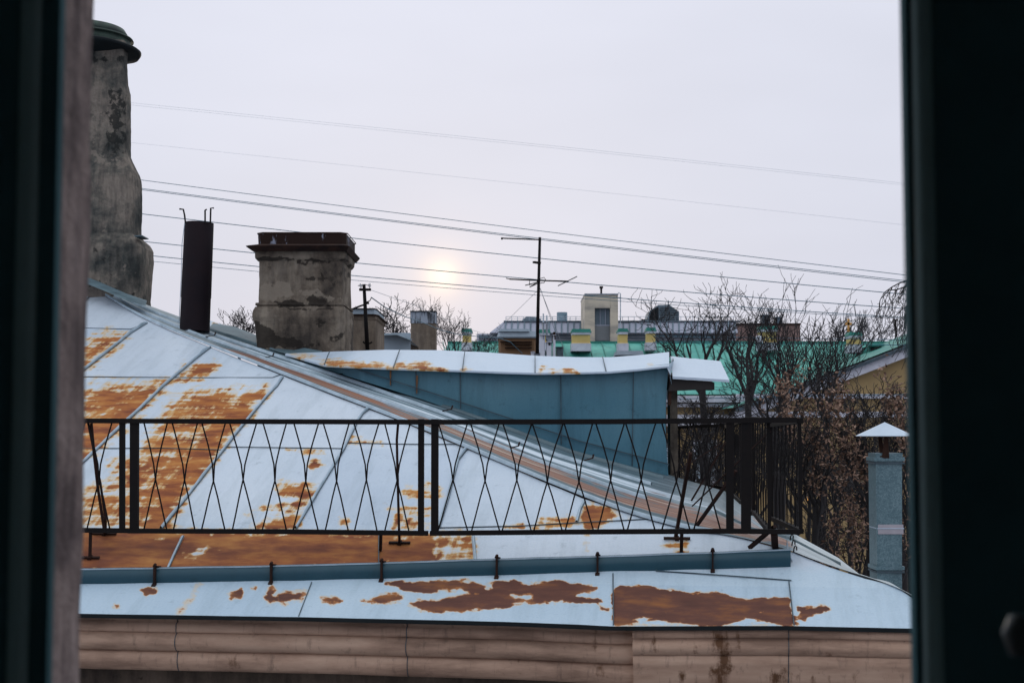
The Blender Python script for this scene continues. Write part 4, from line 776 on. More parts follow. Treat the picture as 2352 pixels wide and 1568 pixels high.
wire([(1500, 786), (1760, 788), (2094, 793), (2500, 797)], 45, 45, .013, 'wire', 'low cable running through the bare tree crowns along the green ridge')
wire([(1500, 772), (1760, 775), (2094, 781), (2500, 785)], 45, 45, .012, 'wire', 'low cable just above the green ridge among the tree crowns')
wire([(1560, 915), (1800, 913), (2094, 903), (2500, 895)], 40, 40, .012, 'wire', 'low cable crossing the green roof slope behind the trees')
m = MB(); m.tube([pt(853, 683, 17.6), pt(885, 706, 18.5), pt(930, 727, 20), pt(970, 740, 22), pt(1010, 757, 24), pt(1050, 768, 26), pt(1100, 773, 27), pt(1145, 776, 28), pt(1172, 785, 28.5), pt(1200, 812, 29)], .007, 5)
tag(m.build('service_cable', M['wire'], None), 'thick drooping service cable from the utility pole towards the ochre chimney block', 'cable')
m = MB(); m.tube([pt(852, 666, 17.6), pt(950, 700, 20), pt(1060, 750, 25), pt(1140, 775, 28)], .003, 4); tag(m.build('service_cable', M['wireP'], None), 'hair-thin pale wire running down from the pole crossarm', 'cable')

# ------------------------------------------------------------------ green roofed yellow building
GB = empty('green_roof_building', (6, 58, 0), 'long yellow building with bright green sheet roof and gabled wing behind the trees', 'building')
def greenmat():
    m, N, L, b = mk('green_sheet_roof'); tc = N.new('ShaderNodeTexCoord'); v = tc.outputs['Object']
    n1 = nnoise(N, L, v, .35, 4, .6); n2 = nnoise(N, L, v, 2.2, 6, .7)
    c = ncr(N, L, n1, [(.36, (0.015, 0.17, 0.16)), (.5, (0.04, 0.29, 0.25)), (.64, (0.11, 0.42, 0.35))]); d = ncr(N, L, n2, [(.36, (.55, .6, .6)), (.5, (1, 1, 1))])
    mu = N.new('ShaderNodeMix'); mu.data_type = 'RGBA'; mu.blend_type = 'MULTIPLY'; mu.inputs[0].default_value = .7; L.new(c, mu.inputs[6]); L.new(d, mu.inputs[7])
    L.new(mu.outputs[2], b.inputs['Base Color']); b.inputs['Roughness'].default_value = .6; return m
M['green'] = greenmat(); M['greend'] = simple('dark_green_sheet', (0.02, 0.22, 0.18), (0.012, 0.14, 0.12), 1, .6)
M['yellow'] = simple('yellow_plaster', (0.36, 0.255, 0.12), (0.27, 0.19, 0.095), .8, .9); M['ychim'] = simple('yellow_chimney_plaster', (0.55, 0.42, 0.15), (0.46, 0.34, 0.13), 1.2, .9)
M['wtrim'] = simple('white_trim', (0.55, 0.56, 0.64), (0.38, 0.39, 0.46), 1.5, .8); M['glass'] = simple('pale_glass', (0.45, 0.55, 0.66), (0.22, 0.30, 0.38), .9, .15)
Ye, Yr = 56.0, 62.0
el, er = pt(980, 905, Ye), pt(2700, 905, Ye); rl, rr_ = pt(1030, 786, Yr), pt(2700, 786, Yr)
m = MB(); m.grid([[rl.lerp(rr_, i / 40) for i in range(41)], [el.lerp(er, i / 40) for i in range(41)]]); bk = Vector((0, 6, -2.3))
m.grid([[rl + bk, rr_ + bk], [rl, rr_]])
GRO = m.build('roof', M['green'], GB)
m = MB(); nrf = (rl - el).cross(er - el).normalized() * -1
for i in range(56):
    t = i / 55; a = el.lerp(er, t); b = rl.lerp(rr_, t) - Vector((1.4, 0, 0)); m.beam(a + Vector((0, 0, .02)), b + Vector((0, 0, .02)), .035, .05)
m.build('roof_seams', M['greend'], GRO)
m = MB(); m.beam(rl, rr_, .25, .08); m.build('ridge', M['greend'], GRO)
m = MB(); m.box(el.x + .2, er.x, Ye + .5, Yr + 5, 0, el.z - .1); m.build('wall', M['yellow'], GB)
m = MB(); m.box(el.x, er.x, Ye - .1, Ye + .5, el.z - .32, el.z - .06); m.box(el.x, er.x, Ye + .15, Ye + .5, el.z - .5, el.z - .36); m.build('cornice', M['wtrim'], GB)
zb = pt(1600, 952, Ye + .3).z; m = MB(); m.box(el.x, er.x, Ye + .1, Ye + .5, zb - .45, zb); m.build('belt_course', M['wtrim'], GB)
for k in range(14):
    x = pt(1500 + k * 92, 1000, Ye + .3).x
    for zz in (pt(0, 1010, Ye).z, pt(0, 1175, Ye).z):
        m = MB(); m.box(x, x + .95, Ye + .38, Ye + .5, zz - 1.9, zz); wn = m.build('window', M['wtrim'], GB)
        m = MB(); m.box(x + .1, x + .43, Ye + .34, Ye + .39, zz - 1.6, zz - .1); m.box(x + .52, x + .85, Ye + .34, Ye + .39, zz - 1.6, zz - .1); m.build('pane', M['glass'], wn)
m = MB(); m.bpx(1855, 1146, 1876, 1149, 50, .1); lit = bpy.data.materials.new('lit_lamp'); lit.use_nodes = True; lb = lit.node_tree.nodes['Principled BSDF']; lb.inputs['Base Color'].default_value = (.3, .15, .03, 1); lb.inputs['Emission Color'].default_value = (1, .45, .08, 1); lb.inputs['Emission Strength'].default_value = .9
m.tube([pt(1856, 1147, 50.3), pt(1856, 1147, 56)], .03, 5); tag(m.build('wall_lamp', lit, None), 'small orange lit strip lamp glowing low between the leafy trees', 'lamp')
# gabled wing on the right
Yg = 53
ra = [(1690, 962), (1760, 938), (1860, 900), (1975, 858), (2094, 812), (2420, 690), (2750, 812)]
W = [pt(*q, Yg) for q in ra]
m = MB(); fr_ = W + [Vector((W[-1].x, Yg, 0)), Vector((W[0].x, Yg, 0))]; bk = [p + Vector((0, 5, 0)) for p in fr_]
m.add(fr_ + bk, [tuple(range(9)), (0, 8, 17, 9)]); m.build('gable_wall', M['yellow'], GB, False, None, 'yellow gable wall of the right wing')
m = MB()
for a, b in zip(W[:-1], W[1:]): m.beam(a + Vector((0, -.15, .12)), b + Vector((0, -.15, .12)), .5, .30)
m.build('raking_cornice', M['wtrim'], GB)
m = MB()
for a, b in zip(W[:-1], W[1:]): m.beam(a + Vector((0, -.2, .34)), b + Vector((0, -.2, .34)), .7, .12)
m.build('verge_sheet', M['seamdark'], GB)
top = [p + Vector((-.12, -.3, .42)) for p in W[:6]]; m = MB(); m.grid([[p + Vector((0, 10, 0)) for p in top], top]); m.grid([[top[-1] + Vector((0, 10, 0)), W[6] + Vector((0, 10, .4))], [top[-1], W[6] + Vector((0, -.3, .4))]])
m.build('wing_roof', M['greend'], GB)
m = MB(); m.beam(W[0] + Vector((-2.2, 1, -.05)), W[0] + Vector((0, -.1, 0)), .3, .2); z = pt(0, 912, Yg).z; m.box(W[0].x, W[-1].x, Yg - .25, Yg - .01, pt(0, 915, Yg).z, pt(0, 905, Yg).z); m.box(W[0].x, W[-1].x, Yg - .2, Yg - .01, pt(0, 958, Yg).z, pt(0, 945, Yg).z); m.build('belt_course', M['wtrim'], GB)
def gchim(x0, x1, yc, yb, Y, lab=None):
    m = MB(); m.loft(secs([(yb, x0 - 2, x1 + 2), (yb - 14, x0 - 1.5, x1 + 1.5), (yb - 16, x0, x1), (yc + 13, x0, x1)], Y, .8), n=40, pw=.06); c = m.build('chimney', M['ychim'], GB, False, None, lab)
    m = MB(); m.loft(secs([(yb + 4, x0 - 2, x1 + 2), (yb - 14, x0 - 2.5, x1 + 2.5)], Y - .04, .88), n=40, pw=.1); m.build('chimney_base', M['wtrim'], c)
    m = MB(); m.loft(secs([(yc + 13.5, x0 - .5, x1 + .5), (yc + 7, x0 - 1.5, x1 + 1.5)], Y - .02, .84), n=40, pw=.06); m.build('collar', M['wtrim'], c)
    m = MB(); m.loft(secs([(yc + 8, x0 - 3, x1 + 3), (yc + 5, x0 - 3, x1 + 3), (yc + 4.5, x0 - 1, x1 + 1), (yc, x0 - 1, x1 + 1)], Y - .05, .9), n=40, pw=.06); m.build('cap', M['greend'], c)
gchim(1314, 1356, 755, 802, 60, 'widest yellow chimney in front of the stone tower'); gchim(1421, 1442, 754, 802, 60, 'slim yellow chimney just right of the stone tower'); gchim(1486, 1506, 752, 800, 60, 'slim yellow chimney under the slatted roof hut'); gchim(1062, 1082, 754, 800, 60.5, 'yellow chimney half hidden by the left bare tree'); gchim(1747, 1785, 748, 800, 60, 'yellow chimney tangled in tree branches'); gchim(1953, 1979, 762, 806, 59, 'yellow chimney beside the golden cross'); gchim(1240, 1262, 756, 800, 60, 'yellow chimney hidden behind the white vent boxes')
m = MB(); m.bpx(1996, 794, 2025, 815, 58, 2.5); m.beam(pt(1993, 793, 57.9), pt(2028, 793, 57.9), .5, .08); DM = m.build('dormer', M['greend'], GB)
m = MB(); m.bpx(2001, 798, 2009, 809, 57.9, .1); m.bpx(2012, 798, 2020, 809, 57.9, .1); m.build('shutter', M['black'], DM)
m = MB(); m.loft(secs([(815, 1415, 1480), (805, 1418, 1478)], 58.5, 2), n=24, pw=.1); m.build('skylight', M['greyb'], GB)
m = MB(); p = pt(1743, 800, 58.5); m.tube([p, p + Vector((0, -.1, .25)), p + Vector((0, 0, .5))], [.12, .17, .1], 12); m.build('white_vent', M['wtrim'], GB)
# ------------------------------------------------------------------ far grey building with tower
FB = empty('grey_building', (8, 112, 0), 'far grey panelled building with stone lift tower and rooftop huts beyond the green roof', 'building'); Yf = 112
M['panel'] = simple('grey_panel', (0.34, 0.36, 0.45), (0.28, 0.31, 0.40), .5, .7); M['stone'] = simple('cream_stone', (0.50, 0.45, 0.37), (0.30, 0.28, 0.25), .35, .9, 0, .35, .55, stretch=(1, 1, 3)); M['slate'] = simple('slate_blue', (0.13, 0.18, 0.23), (0.09, 0.13, 0.17), .5, .7)
m = MB(); a = [(1158, 738), (1690, 738), (1690, 766), (1125, 766)]; f_ = [pt(*q, Yf) for q in a]; bk = [q + Vector((0, 20, 0)) for q in f_]; f_[2] += Vector((0, -1, 0)); f_[3] += Vector((0, -1, 0))
m.hexa([f_[3], f_[2], bk[2], bk[3], f_[0], f_[1], bk[1], bk[0]]); FBW = m.build('panel_storey', M['panel'], FB)
m = MB()
for k in range(38):
    x = 1162 + k * 14.2; m.beam(pt(x, 738, Yf - .05), pt(x - (2 if x < 1200 else 0), 766, Yf - 1.05), .12, .1)
m.build('panel_joints', M['slate'], FBW)
m = MB(); a = pt(1095, 787, Yf); b = pt(1690, 766, Yf); m.box(a.x, b.x, Yf, Yf + 20, 0, b.z); m.build('wall', M['wtrim'], FB)
for y in (769, 775, 781, 787):
    m = MB(); m.bpx(1100, y, 1690, y + 2.8, Yf - .15, .2); m.build('window_band', M['slate'], FB)
m = MB(); m.bpx(1157, 736, 1700, 738.5, Yf - .2, 1); m.build('parapet', M['slate'], FB)
m = MB()
for k in range(40):
    x = 1162 + k * 13.4
    if 1340 < x < 1422: continue
    m.tube([pt(x, 738, Yf), pt(x, 727, Yf)], .022, 4)
m.tube([pt(1162, 727, Yf), pt(1342, 727, Yf)], .022, 4); m.tube([pt(1421, 727, Yf), pt(1690, 727, Yf)], .022, 4); m.tube([pt(1162, 732, Yf), pt(1342, 732, Yf)], .018, 4)
m.build('roof_guardrail', M['wireP'], FB)
m = MB(); Yt = 106
m.bpx(1343.5, 790, 1366, 674, Yt, 5) if False else None
def bx(x0, y0, x1, y1, Y, t): m.bpx(x0, y0, x1, y1, Y, t)
bx(1343.5, 676, 1366, 800, Yt, 6); bx(1402, 676, 1419.5, 800, Yt, 6); bx(1366, 676, 1402, 707, Yt, 6); bx(1366, 786, 1402, 800, Yt + .1, 5); TW = m.build('tower', M['stone'], FB, False, None, 'cream stone tower with tall grey window')
m = MB(); bx(1366, 707, 1402, 786, Yt + .5, .3); m.build('window', M['slate'], TW); m = MB(); bx(1366, 746, 1402, 748, Yt + .4, .1); bx(1378, 707, 1379, 746, Yt + .4, .1); bx(1390, 707, 1391, 746, Yt + .4, .1); m.build('window_bars', M['panel'], TW)
m = MB(); bx(1366, 748, 1402, 782, Yt + .42, .1); m.build('window_panel', simple('window_blind', (.17, .19, .21), None, .5), TW)
m = MB(); bx(1342.5, 674, 1420.5, 677, Yt - .1, 6.2); m.build('tower_coping', M['greyb'], TW); m = MB(); m.tube([pt(1381, 675, Yt + 1), pt(1381, 658, Yt + 1)], .08, 5); m.tube([pt(1377, 660, Yt + 1), pt(1385, 660, Yt + 1)], .1, 5); m.build('lightning_rod', M['iron'], TW)
m = MB(); m.tube([pt(1425, 760, Yt), pt(1425, 674, Yt), pt(1420, 672, Yt)], .04, 4); m.build('ladder', M['wireP'], TW)
m = MB(); p = pt(1291, 738, Yf + 2); m.tube([p, p + Vector((0, 0, .72))], .42, 16); m.bpx(1299, 721, 1303, 738, Yf + 1.5, .5); m.build('roof_tank', simple('blue_tank', (.18, .27, .33), None, 1), FB)
m = MB(); f_ = [pt(*q, Yf) for q in ((1485, 738), (1492, 714), (1512, 700), (1538, 700), (1560, 716), (1560, 738))]; m.add(f_ + [q + Vector((0, 3, 0)) for q in f_], [(0, 1, 2, 3, 4, 5)] + [(i, (i + 1) % 6, 6 + (i + 1) % 6, 6 + i) for i in range(6)]); H = m.build('roof_hut', M['slate'], FB)
m = MB()
for y in range(706, 737, 4): m.bpx(1516, y, 1558, y + 1, Yf - .05, .05)
m.build('slats', M['black'], H); m = MB(); f_ = [pt(*q, Yf - .06) for q in ((1492, 738), (1494, 716), (1512, 704), (1512, 738))]; m.add(f_, [(0, 1, 2, 3)]); m.build('opening', M['black'], H)
m = MB(); f_ = [pt(*q, Yf) for q in ((1243, 738), (1251, 730), (1256, 727), (1285, 729), (1292, 738))]; f_ = [p + Vector((-1.6, 0, 0)) for p in f_]; m.add(f_ + [q + Vector((0, 3, 0)) for q in f_], [(0, 1, 2, 3, 4)] + [(i, (i + 1) % 5, 5 + (i + 1) % 5, 5 + i) for i in range(5)]); m.build('roof_hut', M['slate'], FB)
m = MB(); m.bpx(1474, 733, 1486, 738, Yf, 1); m.build('roof_box', M['iron'], FB)
BR = empty('brick_building', (22, 118, 0), 'flat-topped pinkish brick building with rooftop vents behind the bare trees', 'building')
m = MB(); m.bpx(1600, 746, 1838, 1000, 116, 12); m.build('wall', simple('pink_brick', (.26, .17, .155), (.19, .125, .115), 1.2, .9), BR); m = MB(); m.bpx(1598, 742, 1840, 746, 115.8, 12.4); m.build('parapet', M['hood'], BR)
for q in ((1752, 723, 1769, 742), (1783, 728, 1797, 742)): m = MB(); m.bpx(*q, 116, 1.2); m.bpx(q[0] - 2, q[1] - 1, q[2] + 2, q[1] + 1, 115.8, 1.6); m.build('roof_vent', M['slate'], BR)
# cross of a church hidden by the roof
CX = empty('church_cross', pt(1948, 800, 75), 'golden cross rising behind the green ridge beside a yellow chimney', 'cross')
M['gold'] = simple('gold', (.55, .28, .07), (.42, .2, .06), 2, .45, .3)
m = MB(); m.beam(pt(1949, 732, 75), pt(1948, 768, 75), .11, .11); m.build('upright', M['gold'], CX); m = MB(); m.beam(pt(1941, 743, 75), pt(1956, 744, 75), .11, .14); m.build('crossbar', M['gold'], CX); m = MB(); m.beam(pt(1944, 756, 75), pt(1953, 759, 75), .08, .1); m.tube([pt(1948, 762, 75), pt(1948, 800, 75), pt(1948, 990, 75) - Vector((0, 0, 11))], [.12, .3, .5], 10); m.build('finial', M['darkiron'], CX)
for x, y0, arm in ((2057, 735, 6), (2095, 760, 0), (2081, 770, 5)):
    o = empty('lamp_post', (pt(x, 900, 80).x, 80, 0), {2057: 'thin T-shaped pole rising beyond the green ridge at right', 2095: 'pole at the window edge beyond the green ridge', 2081: 'short stubby pole beyond the green ridge end'}[x], 'pole'); m = MB(); b_ = pt(x, y0, 80); m.tube([(b_.x, 80, 0), b_], .05, 6); m.build('pole', M['iron'], o)
    if arm: m = MB(); m.tube([pt(x - arm, y0, 80), pt(x + arm, y0, 80)], .05, 5); m.build('arm', M['iron'], o)
# ------------------------------------------------------------------ galvanised vent duct at right
DU = empty('ventilation_duct', (2.8, 10.4, 0), 'galvanised square ventilation duct with conical rain cap at the right of the roof', 'duct'); Yd = 11.0
def galv():
    m, N, L, b = mk('galvanised_spangle'); tc = N.new('ShaderNodeTexCoord'); v = N.new('ShaderNodeTexVoronoi'); v.inputs['Scale'].default_value = 110; L.new(tc.outputs['Object'], v.inputs['Vector'])
    n = nnoise(N, L, tc.outputs['Object'], 14, 4, .6); s = N.new('ShaderNodeSeparateColor'); L.new(v.outputs['Color'], s.inputs[0]); f = math_(N, L, 'ADD', math_(N, L, 'MULTIPLY', s.outputs[0], .5), math_(N, L, 'MULTIPLY', n, .5))
    L.new(ncr(N, L, f, [(.25, (.065, .125, .155)), (.5, (.095, .168, .20)), (.75, (.14, .22, .255))]), b.inputs['Base Color']); b.inputs['Roughness'].default_value = .45; b.inputs['Metallic'].default_value = .15; return m
M['galv'] = galv(); M['galvl'] = simple('cap_zinc', (.46, .55, .66), (.40, .49, .60), 6, .45, detail=8)
def dbox(m, x0, x1, y0, y1, e=0, Y=Yd, Yw=.22):
    a = pt(x0, y0, Y); b = pt(x1, y1, Y); ex = e
    m.box(a.x - ex, b.x + ex, Y - ex, Y + Yw + ex, b.z, a.z)
m = MB(); a0, a1 = pt(2012, 1045, Yd), pt(2072, 1045, Yd); b0, b1 = pt(2018, 1470, Yd), pt(2072, 1470, Yd)
m.hexa([b0, b1, b1 + Vector((0, .24, 0)), b0 + Vector((0, .24, 0)), a0, a1, a1 + Vector((0, .24, 0)), a0 + Vector((0, .24, 0))]); m.box(b0.x + .005, b1.x - .005, Yd + .005, Yd + .235, 0, b0.z + .02); D1 = m.build('duct', M['galv'], DU)
for y, hh in ((1054, 9), (1063, 4), (1304, 8), (1313, 4)):
    m = MB(); dbox(m, 2011 + (y > 1200) * 4, 2073, y - hh / 2, y + hh / 2, .014); m.build('flange', M['seamdark'] if hh < 5 else M['galv'], DU)
m = MB(); dbox(m, 2017, 2073, 1204, 1226, .006); m.build('band', simple('pale_band', (.40, .37, .42), None, 5), DU); m = MB(); dbox(m, 2017, 2073, 1212, 1214, .010); m.build('band', M['galvl'], DU)
m = MB(); m.beam(pt(2013, 1060, Yd - .004), pt(2018, 1460, Yd - .004), .01, .01, UH); m.build('duct_seam', M['galv'], D1)
m = MB(); ap = pt(2032, 969, Yd + .12); nn = 28; base = []
for k in range(nn):
    a = 2 * math.pi * k / nn; base.append(Vector((ap.x + .222 * math.cos(a), ap.y + .222 * math.sin(a), ap.z - .106)))
m.add([ap] + base + [b - Vector((0, 0, .004)) for b in base] + [ap - Vector((0, 0, .012))], [(0, 1 + (k + 1) % nn, 1 + k) for k in range(nn)] + [(1 + k, 1 + (k + 1) % nn, 1 + nn + (k + 1) % nn, 1 + nn + k) for k in range(nn)] + [(1 + nn + k, 1 + nn + (k + 1) % nn, 1 + 2 * nn) for k in range(nn)])
m.build('rain_cap', M['galvl'], DU, False)
for (xa, xb) in ((2021, 2026), (2037, 2030), (2035, 2038)):
    m = MB(); m.beam(pt(xa, 1001, Yd + (.0 if xa != 2021 else .1)), pt(xb, 1052, Yd - .01), .03, .012, UH); m.build('strut', M['hood'], DU)
m = MB(); dbox(m, 2012, 2072, 1040, 1052, .004); m.build('collar', M['galv'], DU)

# ------------------------------------------------------------------ trees
M['bark'] = simple('bark', (0.022, 0.018, 0.020), (0.012, 0.012, 0.015), 6, .9); M['barkf'] = simple('far_bark', (0.055, 0.055, 0.066), (0.04, 0.042, 0.05), 6, .9)
M['barkl'] = simple('light_bark', (0.10, 0.085, 0.075), (0.03, 0.025, 0.025), 5, .9)
def leafmat():
    m, N, L, b = mk('dead_leaf'); tc = N.new('ShaderNodeTexCoord'); n = nnoise(N, L, tc.outputs['Object'], 9, 4, .7)
    L.new(ncr(N, L, n, [(.36, (0.04, 0.026, 0.02)), (.5, (0.15, 0.082, 0.055)), (.62, (0.38, 0.25, 0.19))]), b.inputs['Base Color']); b.inputs['Roughness'].default_value = .85; return m
M['leaf'] = leafmat()
def tree(x, Y, topy, wpx, seed, lab, levels=4, lean=0.0, fork=0.30, mat='bark', grp='bare trees behind the roofs', dens=1.0, droop=0.0, leaves=None, rmin=.0078, low=.3, wig=1.0):
    rn = random.Random(seed); b0 = Vector((pt(x, 990, Y).x, Y, 0)); H = pt(x, topy, Y).z; hw = wpx * 1.2 / FP * Y
    T = MB(); C = MB(); tips = []
    root = empty('bare_tree' if not leaves else 'oak_tree', b0, lab, 'tree', grp)
    def br(p, d, ln, r, lv):
        n = 5 if lv < 3 else 4; P = [p.copy()]; R = [r]; kids = []
        for i in range(n):
            j = (.10 + .06 * lv) * wig
            d = (d + Vector((rn.gauss(0, j), rn.gauss(0, j), rn.gauss(0, j * .7) + (.11 - droop) * (lv > 0)))).normalized()
            p = p + d * ln / n; P.append(p.copy()); R.append(max(rmin * .7, r * (1 - .55 * (i + 1) / n)))
            if i >= 1 and lv < levels and rn.random() < (1 if lv < 2 else .72): kids.append((p.copy(), d.copy(), R[-1]))
        (T if lv == 0 else C).tube(P, R, 6 if lv == 0 else (4 if lv == 1 else 3), cap=False)
        if lv >= levels - 1: tips.extend(P[1:])
        for (q, dd, r2) in kids:
            for _ in range(2 if rn.random() < dens * (.35 if lv < levels - 1 else .5) else 1):
                a = rn.uniform(0, 2 * math.pi); ax = dd.orthogonal().normalized(); ax.rotate(__import__('mathutils').Quaternion(dd, a))
                sp = rn.uniform(.35, .85) * (.5 + .5 * wig); nd = (dd * math.cos(sp) + ax * math.sin(sp)).normalized(); br(q, nd, ln * rn.uniform(.45, .74), max(rmin, r2 * .64), lv + 1)
    th = pt(x, fork, Y).z; P = []; rem = H - th; trunk_r = rem * .036
    for i in range(7):
        t = i / 6; P.append(b0 + Vector((lean * t * rem * .3 + .12 * math.sin(t * 5 + seed), .1 * math.cos(seed + t * 4), t * th)))
    T.tube(P, [trunk_r * (1.5 - .6 * i / 6) for i in range(7)], 8, cap=False)
    nl = rn.choice((4, 5, 5))
    rem = (H - th)
    for k in range(nl):
        a = 2 * math.pi * k / nl + rn.uniform(-.4, .4); s = hw / max(rem, .1) * rn.uniform(.6, 1.1)
        d = Vector((math.cos(a) * s + lean * .2, math.sin(a) * s * .8, 1)).normalized(); br(P[-1] - Vector((0, 0, rn.uniform(0, rem * low))), d, rem * rn.uniform(.62, .80), trunk_r * .58, 1)
    al = np.array(C.v); z0 = th - rem * low; zm = np.percentile(al[:, 2], 98.3); kz = (H - z0) / max(.1, zm - z0); cx = b0.x + lean * rem * .3; hx = np.percentile(np.abs(al[al[:, 2] > z0 + (zm - z0) * .3][:, 0] - cx), 94); kx = min(1.6, hw / max(hx, .01))
    def fit(v):
        o = []
        for a_, b_, c_ in v:
            if c_ > z0:
                g = min(1, (c_ - z0) / (.5 * rem)); s_ = 1 + (kx - 1) * g; a_ = cx + (a_ - cx) * s_; b_ = b0.y + (b_ - b0.y) * s_; c_ = z0 + (c_ - z0) * kz
            o.append((a_, b_, c_))
        return o
    T.v = fit(T.v); C.v = fit(C.v)
    T.build('trunk', M[mat], root, True); C.build('branches', M[mat], root)
    if leaves:
        V = []; Fc = []
        for (lx, ly, rx, ry, n) in leaves:
            c = pt(lx, ly, Y); sx, sz = rx / FP * Y, ry / FP * Y
            subs = [(c + Vector((rn.gauss(0, .55) * sx, rn.gauss(0, .6), rn.gauss(0, .55) * sz))) for _ in range(max(6, n // 34))]
            for _ in range(int(n * .62)):
                q = rn.choice(subs) + Vector((rn.gauss(0, .06), rn.gauss(0, .08), rn.gauss(0, .15))); s = rn.uniform(.022, .044)
                u = Vector((rn.gauss(0, 1), rn.gauss(0, 1), rn.gauss(-.3, 1))).normalized(); v = u.orthogonal().normalized(); v.rotate(__import__('mathutils').Quaternion(u, rn.uniform(0, 6.28))); nrm = u.cross(v)
                b = len(V); V += [tuple(q - u * s * 1.3), tuple(q - v * s * .6 + nrm * s * .25), tuple(q + u * s * 1.3 + nrm * s * .3), tuple(q + v * s * .6 + nrm * s * .25)]; Fc += [(b, b + 1, b + 2), (b, b + 2, b + 3)]
        m = MB(); m.add(V, Fc); m.build('dead_leaves', M['leaf'], root, False)
    return root
tree(905, 40, 694, 60, 5, 'bare tree between the two small hooded chimneys', lean=.1, fork=800)
tree(845, 42, 706, 45, 9, 'bare tree behind the utility pole', fork=800)
tree(968, 46, 690, 34, 21, 'thin bare tree top behind the streaked hood chimney', fork=805)
tree(1052, 44, 712, 42, 13, 'dark spiky bare tree left of the ochre chimney block', fork=815)
tree(1112, 48, 762, 32, 15, 'low bare tree in front of the left end of the green roof', fork=835)
tree(548, 38, 712, 36, 17, 'small bare crown peeping over the roof between flue and broad chimney', fork=805)
tree(1645, 34, 655, 105, 31, 'broad bare tree with curling limbs above the white roof flap', fork=885, lean=-.3)
tree(1728, 36, 690, 60, 32, 'bare tree leaning right of the curling one, in front of the brick building', fork=890, wig=.6)
tree(1800, 33, 672, 85, 33, 'tallest upright bare tree in front of the green roof', fork=935, wig=.45)
tree(1872, 35, 715, 75, 34, 'wide bare tree at the right end of the green ridge', fork=930, lean=.3, wig=.5)
tree(1770, 31, 780, 90, 35, 'low tangled bare tree in front of the green roof eave', fork=965)
tree(1610, 33, 905, 70, 36, 'low bare tree under the white roof flap', fork=1015)
tree(1930, 95, 728, 34, 41, 'far grey bare tree left of the golden cross', mat='barkf', fork=800, levels=3, rmin=.022)
tree(1975, 100, 728, 22, 42, 'far grey bare tree right of the golden cross', mat='barkf', fork=800, levels=3, rmin=.022)
tree(2012, 92, 722, 34, 43, 'far grey fan-shaped bare tree behind the green dormer', mat='barkf', fork=800, levels=3, rmin=.022)
tree(1960, 30, 860, 85, 51, 'bare tree in front of the yellow gable wall', fork=1030)
tree(1868, 25, 905, 90, 52, 'tree holding brown dead leaves just right of the railing end', fork=1150, leaves=[(1795, 895, 20, 34, 420), (1832, 965, 30, 26, 380), (1868, 1015, 30, 30, 420), (1885, 1100, 26, 40, 260), (1915, 1200, 36, 30, 200)])
tree(1985, 24, 905, 90, 53, 'tree with brown dead leaves behind the duct cap', fork=1150, leaves=[(1915, 935, 22, 46, 520), (1950, 1030, 38, 36, 620), (1992, 1085, 34, 30, 400), (1950, 1150, 26, 50, 360), (1990, 1230, 30, 36, 240), (1930, 1280, 34, 26, 180)])
tree(2075, 23, 900, 60, 54, 'tree with brown dead leaves against the right window frame', fork=1150, leaves=[(2056, 930, 24, 48, 620), (2068, 1010, 22, 30, 320), (2088, 1110, 20, 46, 300), (2090, 1240, 20, 40, 200)])
for i, (x, y, s) in enumerate(((1590, 1010, 61), (1660, 990, 62), (1730, 1000, 63), (1800, 985, 64), (1850, 1040, 65), (1910, 1080, 66), (1990, 1120, 67))):
    tree(x, 27 + i % 3, y - 40, 60, s, ['slender bare sapling seen through the railing nearest the teal wall', 'slender bare sapling seen through the railing, second from the teal wall', 'slender bare sapling seen through the densest railing bars', 'slender bare sapling rising over the front railing corner', 'dark bare sapling just outside the railing end', 'dark bare sapling below the leafy trees', 'dark bare sapling left of the duct'][i], fork=y + 90, dens=.9, grp='saplings in the courtyard')
for i, (x, y, Y_, w_) in enumerate(((1580, 985, 43, 90), (1665, 975, 47, 90), (1745, 985, 42, 95), (1830, 970, 45, 90), (1905, 990, 41, 95), (1985, 985, 44, 95), (2065, 980, 42, 90), (1870, 1090, 34, 90), (1960, 1110, 33, 90), (2050, 1090, 35, 80))):
    tree(x, Y_, y, w_, 80 + i, ['thicket tree low against the yellow facade, just right of the teal wall', 'thicket tree low against the yellow facade, second from the teal wall', 'thicket tree low against the facade behind the side railing', 'thicket tree low against the facade behind the front railing corner', 'thicket tree under the lower end of the white raking cornice', 'thicket tree under the middle of the yellow gable', 'thicket tree under the yellow gable beside the window frame', 'dark bushy tree down in the yard beside the railing corner', 'dark bushy tree down in the yard left of the duct', 'dark bushy tree down in the yard behind the duct'][i], fork=y + (190 if i < 7 else 260), rmin=.012, dens=1.15, grp='thicket along the yellow facade')
